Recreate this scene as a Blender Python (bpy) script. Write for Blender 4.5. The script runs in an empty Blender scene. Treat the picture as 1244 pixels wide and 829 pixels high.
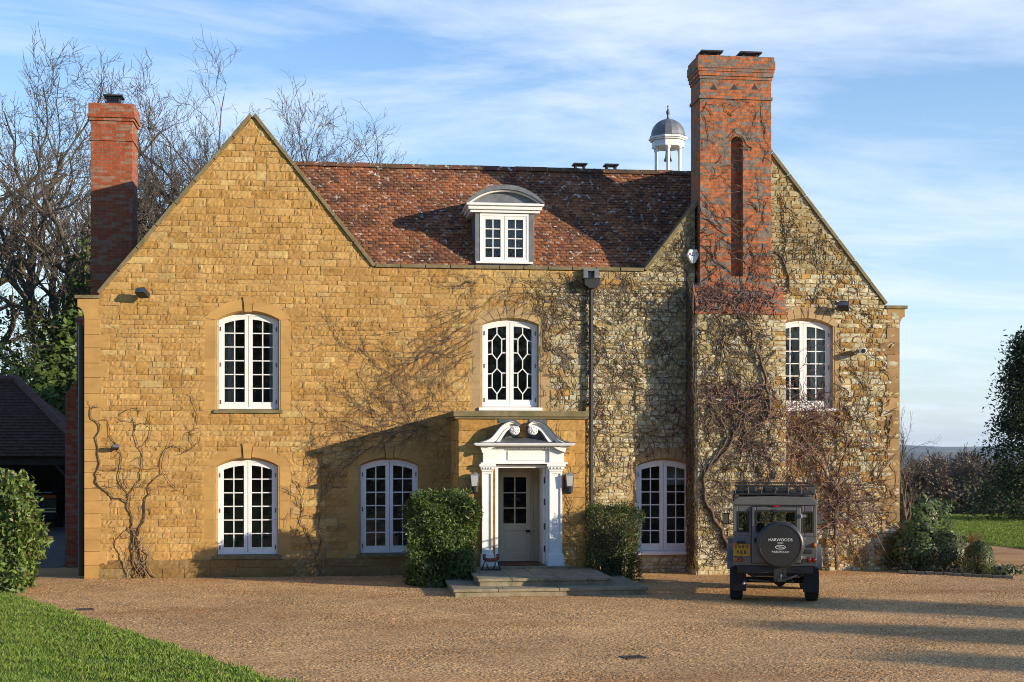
import bpy, bmesh, math, random
import numpy as np
from mathutils import Vector, Matrix

# ------------------------------------------------------------------ camera, sky, sun, exposure
SC = bpy.context.scene
COL = SC.collection
R = math.radians
F, TAN_YAW, D, HC = 1728.0, 0.1244, 34.0, 3.03
YAW = math.atan(TAN_YAW); CY, SY = math.cos(YAW), math.sin(YAW)

cam_data = bpy.data.cameras.new("camera")
cam = bpy.data.objects.new("camera", cam_data); COL.objects.link(cam)
cam.location = (0, -D, HC); cam.rotation_euler = (R(90), 0, -YAW)
cam_data.sensor_width = 36; cam_data.lens = 50; cam_data.shift_y = 130.5 / 1244
cam_data.clip_start = 0.1; cam_data.clip_end = 30000
SC.camera = cam

SUN_AZ = Vector((0.848, -0.53, 0)).normalized(); SUN_EL = R(13.2)
SUN_DIR = Vector((SUN_AZ.x * math.cos(SUN_EL), SUN_AZ.y * math.cos(SUN_EL), math.sin(SUN_EL)))
sun_data = bpy.data.lights.new("sun", 'SUN'); sun_data.energy = 5.0; sun_data.angle = R(0.42)
sun_data.color = (1.0, 0.86, 0.66)
sun = bpy.data.objects.new("sun", sun_data); COL.objects.link(sun)
sun.rotation_euler = SUN_DIR.to_track_quat('Z', 'Y').to_euler()

W = bpy.data.worlds.new("World"); SC.world = W; W.use_nodes = True
nt = W.node_tree; nt.nodes.clear()
def wn(t, **k):
    n = nt.nodes.new(t)
    for a, v in k.items(): setattr(n, a, v)
    return n
w_out = wn('ShaderNodeOutputWorld'); w_bg = wn('ShaderNodeBackground'); w_bg.inputs[1].default_value = 0.145
w_sky = wn('ShaderNodeTexSky', sky_type='NISHITA', sun_disc=False, sun_elevation=SUN_EL,
           sun_rotation=math.atan2(SUN_DIR.x, SUN_DIR.y), altitude=120, air_density=1.0, dust_density=0.1, ozone_density=1.6)
w_tc = wn('ShaderNodeTexCoord'); w_sep = wn('ShaderNodeSeparateXYZ')
nt.links.new(w_tc.outputs['Generated'], w_sep.inputs[0])
# cirrus: noise laid on a flat cloud deck high above (x/z, y/z)
w_add = wn('ShaderNodeMath', operation='ADD'); w_add.inputs[1].default_value = 0.10
nt.links.new(w_sep.outputs['Z'], w_add.inputs[0])
w_max = wn('ShaderNodeMath', operation='MAXIMUM'); w_max.inputs[1].default_value = 0.03
nt.links.new(w_add.outputs[0], w_max.inputs[0])
w_dx = wn('ShaderNodeMath', operation='DIVIDE'); w_dy = wn('ShaderNodeMath', operation='DIVIDE')
nt.links.new(w_sep.outputs['X'], w_dx.inputs[0]); nt.links.new(w_max.outputs[0], w_dx.inputs[1])
nt.links.new(w_sep.outputs['Y'], w_dy.inputs[0]); nt.links.new(w_max.outputs[0], w_dy.inputs[1])
w_cmb = wn('ShaderNodeCombineXYZ')
nt.links.new(w_dx.outputs[0], w_cmb.inputs[0]); nt.links.new(w_dy.outputs[0], w_cmb.inputs[1])
w_map = wn('ShaderNodeMapping'); w_map.inputs['Rotation'].default_value = (0, 0, R(-14)); w_map.inputs['Scale'].default_value = (0.8, 1.35, 1)
nt.links.new(w_cmb.outputs[0], w_map.inputs[0])
w_n1 = wn('ShaderNodeTexNoise'); w_n1.inputs['Scale'].default_value = 1.1; w_n1.inputs['Detail'].default_value = 7; w_n1.inputs['Roughness'].default_value = 0.62; w_n1.inputs['Distortion'].default_value = 0.5
nt.links.new(w_map.outputs[0], w_n1.inputs['Vector'])
w_r = wn('ShaderNodeValToRGB'); w_r.color_ramp.elements[0].position = 0.42; w_r.color_ramp.elements[1].position = 0.68
w_r.color_ramp.elements[1].color = (0.72, 0.72, 0.72, 1)
nt.links.new(w_n1.outputs['Fac'], w_r.inputs[0])
# paler air towards the horizon, thin cirrus above
w_hz = wn('ShaderNodeMapRange'); w_hz.inputs['From Min'].default_value = 0.30; w_hz.inputs['From Max'].default_value = -0.02; w_hz.inputs['To Max'].default_value = 0.85
nt.links.new(w_sep.outputs['Z'], w_hz.inputs['Value'])
w_mixh = wn('ShaderNodeMix', data_type='RGBA'); w_mixh.inputs['B'].default_value = (2.8, 3.7, 4.8, 1)
w_hsv = wn('ShaderNodeHueSaturation'); w_hsv.inputs['Saturation'].default_value = 1.25; w_hsv.inputs['Value'].default_value = 1.28; w_hsv.inputs['Hue'].default_value = 0.515
nt.links.new(w_sky.outputs[0], w_hsv.inputs['Color'])
nt.links.new(w_hz.outputs[0], w_mixh.inputs['Factor']); nt.links.new(w_hsv.outputs[0], w_mixh.inputs['A'])
w_mix = wn('ShaderNodeMix', data_type='RGBA'); w_mix.inputs['B'].default_value = (4.9, 5.4, 6.1, 1)
# the cirrus bank lies to the north; the sky over the sun is clear
w_bank = wn('ShaderNodeMapRange'); w_bank.inputs['From Min'].default_value = -0.1; w_bank.inputs['From Max'].default_value = 0.6
nt.links.new(w_sep.outputs['Y'], w_bank.inputs['Value'])
w_cf = wn('ShaderNodeMath', operation='MULTIPLY'); nt.links.new(w_r.outputs[0], w_cf.inputs[0]); nt.links.new(w_bank.outputs[0], w_cf.inputs[1])
nt.links.new(w_cf.outputs[0], w_mix.inputs['Factor']); nt.links.new(w_mixh.outputs['Result'], w_mix.inputs['A'])
nt.links.new(w_mix.outputs['Result'], w_bg.inputs[0]); nt.links.new(w_bg.outputs[0], w_out.inputs[0])

vs = SC.view_settings
vs.view_transform = 'Standard'; vs.look = 'None'; vs.gamma = 1; vs.exposure = 0.47; vs.use_curve_mapping = False
SC.cycles.max_bounces = 6; SC.cycles.diffuse_bounces = 3; SC.cycles.transparent_max_bounces = 8
SC.cycles.use_denoising = True; SC.cycles.denoiser = 'OPENIMAGEDENOISE'; SC.cycles.denoising_input_passes = 'RGB_ALBEDO_NORMAL'; SC.cycles.denoising_prefilter = 'NONE'; SC.cycles.filter_width = 1.0
SC.cycles.use_adaptive_sampling = True

# ------------------------------------------------------------------ helpers
def at(px, py, Y=0.0):
    """where the sight line of photo pixel (px, py) meets the vertical plane Y"""
    u = (px - 622) / F; v = (545 - py) / F; d = Y + D
    zc = d / (CY - u * SY)
    return d * (u + TAN_YAW) / (1 - u * TAN_YAW), HC + v * zc
def ax(px, Y=0.0): return at(px, 545, Y)[0]
def gr(px, py, z=0.0):
    """where the sight line of photo pixel meets the ground"""
    u = (px - 622) / F; zc = F * (HC - z) / (py - 545)
    return zc * (u * CY + SY), -D + zc * (CY - u * SY)

class MB:
    def __init__(s): s.v, s.f, s.m, s.c = [], [], [], []
    def add(s, verts, faces, mi=0, col=None):
        o = len(s.v); s.v.extend(tuple(map(float, p)) for p in verts)
        s.f.extend(tuple(i + o for i in f) for f in faces); s.m.extend([mi] * len(faces))
        s.c.extend([col or (1, 1, 1)] * len(verts))
    def box(s, x0, x1, y0, y1, z0, z1, mi=0, col=None, M=None):
        vs_ = [(x, y, z) for z in (z0, z1) for y in (y0, y1) for x in (x0, x1)]
        if M is not None: vs_ = [M @ Vector(p) for p in vs_]
        s.add(vs_, [(0, 2, 3, 1), (4, 5, 7, 6), (0, 1, 5, 4), (2, 6, 7, 3), (0, 4, 6, 2), (1, 3, 7, 5)], mi, col)
    def prism(s, prof, a0, a1, axis='y', mi=0, col=None, M=None):
        """closed outline prof of 2-D points run from a0 to a1 along the axis"""
        n = len(prof)
        put = {'y': lambda p, a: (p[0], a, p[1]), 'x': lambda p, a: (a, p[0], p[1]), 'z': lambda p, a: (p[0], p[1], a)}[axis]
        vs_ = [put(p, a0) for p in prof] + [put(p, a1) for p in prof]
        if M is not None: vs_ = [M @ Vector(p) for p in vs_]
        s.add(vs_, [tuple(range(n))[::-1], tuple(range(n, 2 * n))] + [(i, (i + 1) % n, n + (i + 1) % n, n + i) for i in range(n)], mi, col)
    def tube(s, pts, rad, n=6, mi=0, col=None, cap=True):
        pts = [Vector(p) for p in pts]; k = len(pts)
        if not hasattr(rad, '__len__'): rad = [rad] * k
        ref = None; vs_ = []
        for i, p in enumerate(pts):
            t = (pts[min(i + 1, k - 1)] - pts[max(i - 1, 0)])
            if t.length < 1e-9: t = Vector((0, 0, 1))
            t.normalize()
            if ref is None: ref = t.orthogonal()
            a = (ref - t * ref.dot(t))
            if a.length < 1e-6: a = t.orthogonal()
            a.normalize(); ref = a; b = t.cross(a)
            for j in range(n):
                w = 2 * math.pi * j / n
                vs_.append(p + (a * math.cos(w) + b * math.sin(w)) * rad[i])
        fs = [(i * n + j, i * n + (j + 1) % n, (i + 1) * n + (j + 1) % n, (i + 1) * n + j) for i in range(k - 1) for j in range(n)]
        if cap: fs += [tuple(range(n))[::-1], tuple(range((k - 1) * n, k * n))]
        s.add(vs_, fs, mi, col)
    def lathe(s, prof, cx, cy, n=20, mi=0, col=None, M=None, arc=2 * math.pi):
        """prof of (r, z) turned about the vertical through (cx, cy)"""
        k = len(prof); vs_ = []
        for r, z in prof:
            for j in range(n):
                w = arc * j / n
                vs_.append((cx + r * math.cos(w), cy + r * math.sin(w), z))
        if M is not None: vs_ = [M @ Vector(p) for p in vs_]
        fs = [(i * n + j, i * n + (j + 1) % n, (i + 1) * n + (j + 1) % n, (i + 1) * n + j) for i in range(k - 1) for j in range(n)]
        fs += [tuple(range(n))[::-1], tuple(range((k - 1) * n, k * n))]
        s.add(vs_, fs, mi, col)
    def build(s, name, mats, parent=None, smooth=False, bevel=0, M=None):
        me = bpy.data.meshes.new(name); me.from_pydata(s.v, [], s.f)
        if not isinstance(mats, (list, tuple)): mats = [mats]
        for m in mats: me.materials.append(m)
        if len(mats) > 1: me.polygons.foreach_set('material_index', s.m)
        if any(c != (1, 1, 1) for c in s.c[:1]) or len(set(s.c)) > 1:
            a = me.color_attributes.new('Col', 'FLOAT_COLOR', 'POINT')
            arr = np.ones((len(s.v), 4), np.float32); arr[:, :3] = np.array(s.c, np.float32); a.data.foreach_set('color', arr.ravel())
        if smooth: me.polygons.foreach_set('use_smooth', [True] * len(me.polygons))
        me.update()
        o = bpy.data.objects.new(name, me); COL.objects.link(o)
        if parent: o.parent = parent
        if M is not None: o.matrix_local = M
        if bevel:
            b = o.modifiers.new('bevel', 'BEVEL'); b.width = bevel; b.segments = 2; b.limit_method = 'ANGLE'; b.angle_limit = R(40)
        return o

def fast_mesh(name, V, Fq, mat, parent=None, col=None, smooth=False):
    """V (n,3) array, Fq (m,k) array of equal-sided faces"""
    me = bpy.data.meshes.new(name); n, (m, k) = len(V), Fq.shape
    me.vertices.add(n); me.vertices.foreach_set('co', np.asarray(V, np.float32).ravel())
    me.loops.add(m * k); me.loops.foreach_set('vertex_index', Fq.astype(np.int32).ravel())
    me.polygons.add(m); me.polygons.foreach_set('loop_start', np.arange(0, m * k, k, dtype=np.int32))
    me.polygons.foreach_set('loop_total', np.full(m, k, np.int32))
    me.update(calc_edges=True)
    if col is not None:
        a = me.color_attributes.new('Col', 'FLOAT_COLOR', 'POINT')
        arr = np.ones((n, 4), np.float32); arr[:, :3] = col; a.data.foreach_set('color', arr.ravel())
    if smooth: me.polygons.foreach_set('use_smooth', np.ones(m, bool))
    me.materials.append(mat); me.validate(); me.update()
    o = bpy.data.objects.new(name, me); COL.objects.link(o)
    if parent: o.parent = parent
    return o

def tag(o, label=None, cat=None, group=None, kind=None):
    if label: o['label'] = label
    if cat: o['category'] = cat
    if group: o['group'] = group
    if kind: o['kind'] = kind
    return o
def thing(name, label, cat, loc=(0, 0, 0), rz=0, group=None):
    o = bpy.data.objects.new(name, None); COL.objects.link(o); o.empty_display_size = 0.3
    o.location = loc; o.rotation_euler = (0, 0, rz)
    return tag(o, label, cat, group)

# ------------------------------------------------------------------ materials
def mat(name, base, rough=0.8, attr=False, vary=None, spots=None, bump=None, metallic=0.0, spec=0.5, coat=0, trans=0.0, streak=None):
    m = bpy.data.materials.new(name); m.use_nodes = True; t = m.node_tree; N = t.nodes; L = t.links
    p = N['Principled BSDF']; p.inputs['Roughness'].default_value = rough; p.inputs['Metallic'].default_value = metallic
    p.inputs['Specular IOR Level'].default_value = spec; p.inputs['Coat Weight'].default_value = coat
    tc = N.new('ShaderNodeTexCoord')
    if attr:
        a = N.new('ShaderNodeVertexColor'); a.layer_name = 'Col'
        mm = N.new('ShaderNodeMix'); mm.data_type = 'RGBA'; mm.blend_type = 'MULTIPLY'; mm.inputs['Factor'].default_value = 1
        mm.inputs['A'].default_value = (*base, 1); L.new(a.outputs['Color'], mm.inputs['B']); cur = mm.outputs['Result']
    else:
        rg = N.new('ShaderNodeRGB'); rg.outputs[0].default_value = (*base, 1); cur = rg.outputs[0]
    def noise(scale, detail=6, ro=0.6, vec=None):
        n = N.new('ShaderNodeTexNoise'); n.inputs['Scale'].default_value = scale; n.inputs['Detail'].default_value = detail; n.inputs['Roughness'].default_value = ro
        L.new(vec or tc.outputs['Object'], n.inputs['Vector']); return n
    for (scale, lo, hi) in (vary or []):                      # brighter and duller patches of the thing itself
        n = noise(scale); mr = N.new('ShaderNodeMapRange'); mr.inputs['From Min'].default_value = 0.3; mr.inputs['From Max'].default_value = 0.7
        mr.inputs['To Min'].default_value = lo; mr.inputs['To Max'].default_value = hi; L.new(n.outputs['Fac'], mr.inputs['Value'])
        mm = N.new('ShaderNodeMix'); mm.data_type = 'RGBA'; mm.blend_type = 'MULTIPLY'; mm.inputs['Factor'].default_value = 1
        L.new(cur, mm.inputs['A']); L.new(mr.outputs[0], mm.inputs['B']); cur = mm.outputs['Result']
    for (scale, col, lo, hi, amt) in (spots or []):           # lichen, moss, stains
        n = noise(scale, 8, 0.65); cr = N.new('ShaderNodeMapRange'); cr.inputs['From Min'].default_value = lo; cr.inputs['From Max'].default_value = hi
        cr.inputs['To Max'].default_value = amt; L.new(n.outputs['Fac'], cr.inputs['Value'])
        mm = N.new('ShaderNodeMix'); mm.data_type = 'RGBA'; L.new(cr.outputs[0], mm.inputs['Factor']); L.new(cur, mm.inputs['A'])
        mm.inputs['B'].default_value = (*col, 1); cur = mm.outputs['Result']
    if streak:
        mp = N.new('ShaderNodeMapping'); mp.inputs['Scale'].default_value = streak[0]; L.new(tc.outputs['Object'], mp.inputs[0])
        n = noise(1.0, 6, 0.6, mp.outputs[0]); cr = N.new('ShaderNodeMapRange'); cr.inputs['From Min'].default_value = 0.48; cr.inputs['From Max'].default_value = 0.72
        cr.inputs['To Max'].default_value = streak[2]; L.new(n.outputs['Fac'], cr.inputs['Value'])
        mm = N.new('ShaderNodeMix'); mm.data_type = 'RGBA'; L.new(cr.outputs[0], mm.inputs['Factor']); L.new(cur, mm.inputs['A'])
        mm.inputs['B'].default_value = (*streak[1], 1); cur = mm.outputs['Result']
    L.new(cur, p.inputs['Base Color'])
    prev = None
    for (scale, dist) in (bump or []):
        n = noise(scale, 7, 0.65); b = N.new('ShaderNodeBump'); b.inputs['Strength'].default_value = 1; b.inputs['Distance'].default_value = dist
        L.new(n.outputs['Fac'], b.inputs['Height'])
        if prev: L.new(prev, b.inputs['Normal'])
        prev = b.outputs['Normal']
    if prev: L.new(prev, p.inputs['Normal'])
    if trans:
        tr = N.new('ShaderNodeBsdfTranslucent'); L.new(cur, tr.inputs['Color']); mx = N.new('ShaderNodeMixShader'); mx.inputs[0].default_value = trans
        L.new(p.outputs[0], mx.inputs[1]); L.new(tr.outputs[0], mx.inputs[2]); L.new(mx.outputs[0], N['Material Output'].inputs[0])
    return m

def brick_mat(name, c1, c2, mortar, dark, dark_amt, vary=0.25):
    m = bpy.data.materials.new(name); m.use_nodes = True; t = m.node_tree; N = t.nodes; L = t.links
    p = N['Principled BSDF']; p.inputs['Roughness'].default_value = 0.9; p.inputs['Specular IOR Level'].default_value = 0.25
    tc = N.new('ShaderNodeTexCoord'); sp = N.new('ShaderNodeSeparateXYZ'); L.new(tc.outputs['Object'], sp.inputs[0])
    ad = N.new('ShaderNodeMath'); ad.operation = 'ADD'; L.new(sp.outputs['X'], ad.inputs[0]); L.new(sp.outputs['Y'], ad.inputs[1])
    cb = N.new('ShaderNodeCombineXYZ'); L.new(ad.outputs[0], cb.inputs[0]); L.new(sp.outputs['Z'], cb.inputs[1])
    def bt(a, b, mo):
        k = N.new('ShaderNodeTexBrick'); k.inputs['Scale'].default_value = 1; k.inputs['Brick Width'].default_value = 0.225; k.inputs['Row Height'].default_value = 0.078
        k.inputs['Mortar Size'].default_value = 0.007; k.inputs['Mortar Smooth'].default_value = 0.15; k.inputs['Bias'].default_value = -0.1
        k.inputs['Color1'].default_value = (*a, 1); k.inputs['Color2'].default_value = (*b, 1); k.inputs['Mortar'].default_value = (*mo, 1)
        L.new(cb.outputs[0], k.inputs['Vector']); return k
    k = bt(c1, c2, mortar)
    # one random number per brick (same bond): burnt and pale bricks
    k2 = bt((0, 0, 0), (1, 1, 1), (0.5, 0.5, 0.5)); k2.inputs['Bias'].default_value = 0.0
    k2.inputs['Scale'].default_value = 1
    rmp = N.new('ShaderNodeMapRange'); rmp.inputs['From Min'].default_value = 0.58; rmp.inputs['From Max'].default_value = 0.72; rmp.inputs['To Max'].default_value = dark_amt
    L.new(k2.outputs['Color'], rmp.inputs['Value'])
    mx = N.new('ShaderNodeMix'); mx.data_type = 'RGBA'; L.new(rmp.outputs[0], mx.inputs['Factor']); L.new(k.outputs['Color'], mx.inputs['A']); mx.inputs['B'].default_value = (*dark, 1)
    n = N.new('ShaderNodeTexNoise'); n.inputs['Scale'].default_value = 9; n.inputs['Detail'].default_value = 8; n.inputs['Roughness'].default_value = 0.7; L.new(tc.outputs['Object'], n.inputs['Vector'])
    mr = N.new('ShaderNodeMapRange'); mr.inputs['From Min'].default_value = 0.3; mr.inputs['From Max'].default_value = 0.7; mr.inputs['To Min'].default_value = 1 - vary; mr.inputs['To Max'].default_value = 1 + vary
    L.new(n.outputs['Fac'], mr.inputs['Value'])
    mm = N.new('ShaderNodeMix'); mm.data_type = 'RGBA'; mm.blend_type = 'MULTIPLY'; mm.inputs['Factor'].default_value = 1
    L.new(mx.outputs['Result'], mm.inputs['A']); L.new(mr.outputs[0], mm.inputs['B']); L.new(mm.outputs['Result'], p.inputs['Base Color'])
    inv = N.new('ShaderNodeMath'); inv.operation = 'SUBTRACT'; inv.inputs[0].default_value = 1; L.new(k.outputs['Fac'], inv.inputs[1])
    hs = N.new('ShaderNodeMath'); hs.operation = 'ADD'; n2 = N.new('ShaderNodeTexNoise'); n2.inputs['Scale'].default_value = 30; n2.inputs['Detail'].default_value = 5
    L.new(tc.outputs['Object'], n2.inputs['Vector']); L.new(inv.outputs[0], hs.inputs[0]); L.new(n2.outputs['Fac'], hs.inputs[1])
    b = N.new('ShaderNodeBump'); b.inputs['Strength'].default_value = 1; b.inputs['Distance'].default_value = 0.012; L.new(hs.outputs[0], b.inputs['Height']); L.new(b.outputs['Normal'], p.inputs['Normal'])
    return m

def glass_mat(name, tint, reflect=1.0):
    m = bpy.data.materials.new(name); m.use_nodes = True; t = m.node_tree; N = t.nodes; L = t.links; N.remove(N['Principled BSDF'])
    g = N.new('ShaderNodeBsdfGlossy'); g.inputs['Roughness'].default_value = 0.02
    tr = N.new('ShaderNodeBsdfTransparent'); tr.inputs['Color'].default_value = (*tint, 1)
    fr = N.new('ShaderNodeFresnel'); fr.inputs['IOR'].default_value = 1.5
    # old panes are not quite flat
    tc = N.new('ShaderNodeTexCoord'); n = N.new('ShaderNodeTexNoise'); n.inputs['Scale'].default_value = 3.0; L.new(tc.outputs['Object'], n.inputs['Vector'])
    b = N.new('ShaderNodeBump'); b.inputs['Distance'].default_value = 0.012; L.new(n.outputs['Fac'], b.inputs['Height']); L.new(b.outputs['Normal'], g.inputs['Normal'])
    mu = N.new('ShaderNodeMath'); mu.operation = 'MULTIPLY'; mu.inputs[1].default_value = reflect; L.new(fr.outputs[0], mu.inputs[0])
    mx = N.new('ShaderNodeMixShader'); L.new(mu.outputs[0], mx.inputs[0]); L.new(tr.outputs[0], mx.inputs[1]); L.new(g.outputs[0], mx.inputs[2])
    L.new(mx.outputs[0], N['Material Output'].inputs[0]); return m

m_stone = mat('ironstone', (1, 1, 1), 0.92, attr=True, vary=[(14, 0.8, 1.15), (0.7, 0.86, 1.1)], spots=[(5, (0.20, 0.10, 0.03), 0.60, 0.74, 0.35)], streak=((2.2, 2.2, .35), (0.28, 0.16, 0.055), 0.35), bump=[(55, 0.006), (160, 0.002)], spec=0.2)
m_rubble = mat('lichened_rubble', (1, 1, 1), 0.95, attr=True, vary=[(11, 0.7, 1.2)], spots=[(6, (0.42, 0.42, 0.28), 0.55, 0.7, 0.6), (3, (0.20, 0.17, 0.08), 0.58, 0.74, 0.45)], bump=[(45, 0.01), (140, 0.003)], spec=0.2)
m_mortar = mat('lime_mortar', (0.44, 0.30, 0.14), 0.95, vary=[(6, 0.8, 1.15)], bump=[(60, 0.006)], spec=0.15)
m_ashlar = mat('dressed_stone', (0.50, 0.295, 0.098), 0.85, attr=True, vary=[(3, 0.86, 1.1)], streak=((1.2, 1.2, 9), (0.36, 0.18, 0.05), 0.35), bump=[(70, 0.0015)], spec=0.2)
m_coping = mat('mossy_coping', (0.22, 0.175, 0.095), 0.95, vary=[(8, 0.7, 1.3)], spots=[(4, (0.10, 0.11, 0.04), 0.5, 0.65, 0.7)], bump=[(30, 0.01)], spec=0.15)
m_brick_l = brick_mat('red_brick', (0.36, 0.088, 0.036), (0.23, 0.054, 0.028), (0.27, 0.16, 0.10), (0.34, 0.22, 0.15), 0.6, 0.3)
m_brick_r = brick_mat('weathered_brick', (0.42, 0.135, 0.052), (0.30, 0.10, 0.045), (0.24, 0.19, 0.14), (0.18, 0.155, 0.13), 0.9, 0.55)
m_tile = mat('clay_tile', (1, 1, 1), 0.9, attr=True, vary=[(9, 0.78, 1.15)], spots=[(1.1, (0.065, 0.042, 0.03), 0.44, 0.64, 0.75), (8.5, (0.66, 0.64, 0.56), 0.59, 0.63, 0.75)], bump=[(40, 0.006)], spec=0.2)
m_tile_dark = mat('old_dark_tile', (0.085, 0.045, 0.032), 0.9, vary=[(7, 0.6, 1.3)], spots=[(6, (0.3, 0.28, 0.24), 0.66, 0.72, 0.5)], bump=[(30, 0.01)], spec=0.2)
m_white = mat('white_paint', (0.82, 0.81, 0.78), 0.45, vary=[(5, 0.93, 1.03)], spots=[(7, (.52, .49, .42), .62, .78, .35)], bump=[(80, 0.0006)])
m_cream = mat('cream_paint', (0.66, 0.57, 0.40), 0.5, vary=[(4, 0.94, 1.04)])
m_lead = mat('lead', (0.15, 0.16, 0.175), 0.55, vary=[(6, 0.75, 1.2)], streak=((6, 6, 1), (0.28, 0.29, 0.30), 0.4), bump=[(20, 0.004)], metallic=0.25)
m_lead_dark = mat('dark_lead', (0.115, 0.125, 0.14), 0.5, vary=[(5, 0.7, 1.3)], bump=[(25, 0.003)], metallic=0.3)
m_black = mat('black_iron', (0.018, 0.018, 0.02), 0.5, vary=[(20, 0.8, 1.3)])
m_glass = glass_mat('window_glass', (0.80, 0.84, 0.82), 1.3)
m_room = mat('dim_room', (0.26, 0.22, 0.17), 0.95, vary=[(1, 0.7, 1.3)])
m_curtain = mat('linen_curtain', (0.62, 0.60, 0.54), 0.9, vary=[(6, 0.9, 1.05)])
m_flag = mat('york_flagstone', (0.29, 0.245, 0.155), 0.85, vary=[(4, 0.7, 1.2), (30, 0.88, 1.1)], spots=[(3, (0.11, 0.12, 0.055), 0.5, 0.66, 0.7), (9, (0.36, 0.35, 0.3), 0.6, 0.7, 0.5)], bump=[(35, 0.006)], spec=0.3)
m_vine = mat('vine_bark', (0.125, 0.088, 0.062), 0.9, vary=[(10, 0.6, 1.5)], bump=[(60, 0.004)], spec=0.2)
m_vine_pale = mat('pale_vine_bark', (0.26, 0.20, 0.14), 0.9, vary=[(8, 0.6, 1.3)], bump=[(50, 0.004)], spec=0.2)
m_vine_red = mat('red_twigs', (0.165, 0.095, 0.075), 0.85, vary=[(6, 0.6, 1.5)], spec=0.25)
m_bark = mat('oak_bark', (0.12, 0.095, 0.07), 0.95, vary=[(3, 0.6, 1.3)], spots=[(1.2, (0.15, 0.16, 0.07), 0.5, 0.66, 0.7)], bump=[(12, 0.03)], spec=0.15)
m_twig = mat('winter_twigs', (0.11, 0.09, 0.074), 0.95, vary=[(1, 0.7, 1.3)], spec=0.1)
m_wood_far = mat('wood_twigs', (0.22, 0.165, 0.12), 0.95, vary=[(0.5, 0.7, 1.35)], spec=0.1)
m_leaf = mat('leaf', (1, 1, 1), 0.42, attr=True, spec=0.4, trans=0.22)
m_leaf_dull = mat('dull_leaf', (1, 1, 1), 0.7, attr=True, spec=0.25, trans=0.15)
m_soil = mat('soil', (0.055, 0.04, 0.028), 0.95, vary=[(8, 0.6, 1.4)], bump=[(20, 0.03)], spec=0.15)
m_concrete = mat('worn_concrete', (0.23, 0.22, 0.20), 0.9, vary=[(2, 0.8, 1.15)], bump=[(30, 0.004)])
m_apron = mat('dark_tarmac', (0.085, 0.08, 0.07), 0.95, vary=[(2, 0.8, 1.15)], bump=[(40, 0.004)])

# ------------------------------------------------------------------ the house: outline of its front
rng = random.Random(7)
HOUSE = thing('country_house', 'golden stone country house with two steep gables, brick chimneys and a projecting porch', 'house')
XL, XK, XR, XKR = ax(103), ax(94), ax(1092), ax(1099)
P_LG = [at(121, 358), at(307, 141), at(453, 325)]
P_RG = [at(785, 330), at(916, 161), at(1075, 371)]
ZP = 7.34; ZK = 6.58
def lerp(a, b, t): return a + (b - a) * t
def side_x(p, q, z): return lerp(p[0], q[0], (z - p[1]) / (q[1] - p[1]))
QW = 0.32
HOLES = []     # (xc, half width, z bottom, z spring, z crown) of everything that is not rough stone
def hole_half(h, z):
    xc, hw, z0, zs, zt = h
    if z < z0 or z > zt: return -1
    if z <= zs: return hw
    rise = zt - zs; rad = (hw * hw + rise * rise) / (2 * rise); d = z - (zt - rad)
    return math.sqrt(max(0, rad * rad - d * d))
def spans(z, core=False):
    q = 0 if core else QW
    if z < ZP:
        a = XL + q if z < 6.1 or core else XL + q
        b = XR - (0 if core else 0.0)
        if z > ZK - 0.02:
            a = max(side_x(P_LG[0], P_LG[1], z), XK); b = side_x(P_RG[2], P_RG[1], z)
        out = [(a, b)]
    else:
        out = []
        if z < P_LG[1][1]: out.append((side_x(P_LG[0], P_LG[1], z), side_x(P_LG[2], P_LG[1], z)))
        if z < P_RG[1][1]: out.append((side_x(P_RG[0], P_RG[1], z), side_x(P_RG[2], P_RG[1], z)))
    for h in HOLES:
        w = hole_half(h, z)
        if w <= 0: continue
        if core: w = max(0.02, w - (h[1] - CORE_HALF[h])) if h in CORE_HALF else w
        nw = []
        for a, b in out:
            if h[0] + w <= a or h[0] - w >= b: nw.append((a, b)); continue
            if h[0] - w > a + 0.02: nw.append((a, h[0] - w))
            if h[0] + w < b - 0.02: nw.append((h[0] + w, b))
        out = nw
    return out
CORE_HALF = {}

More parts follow.
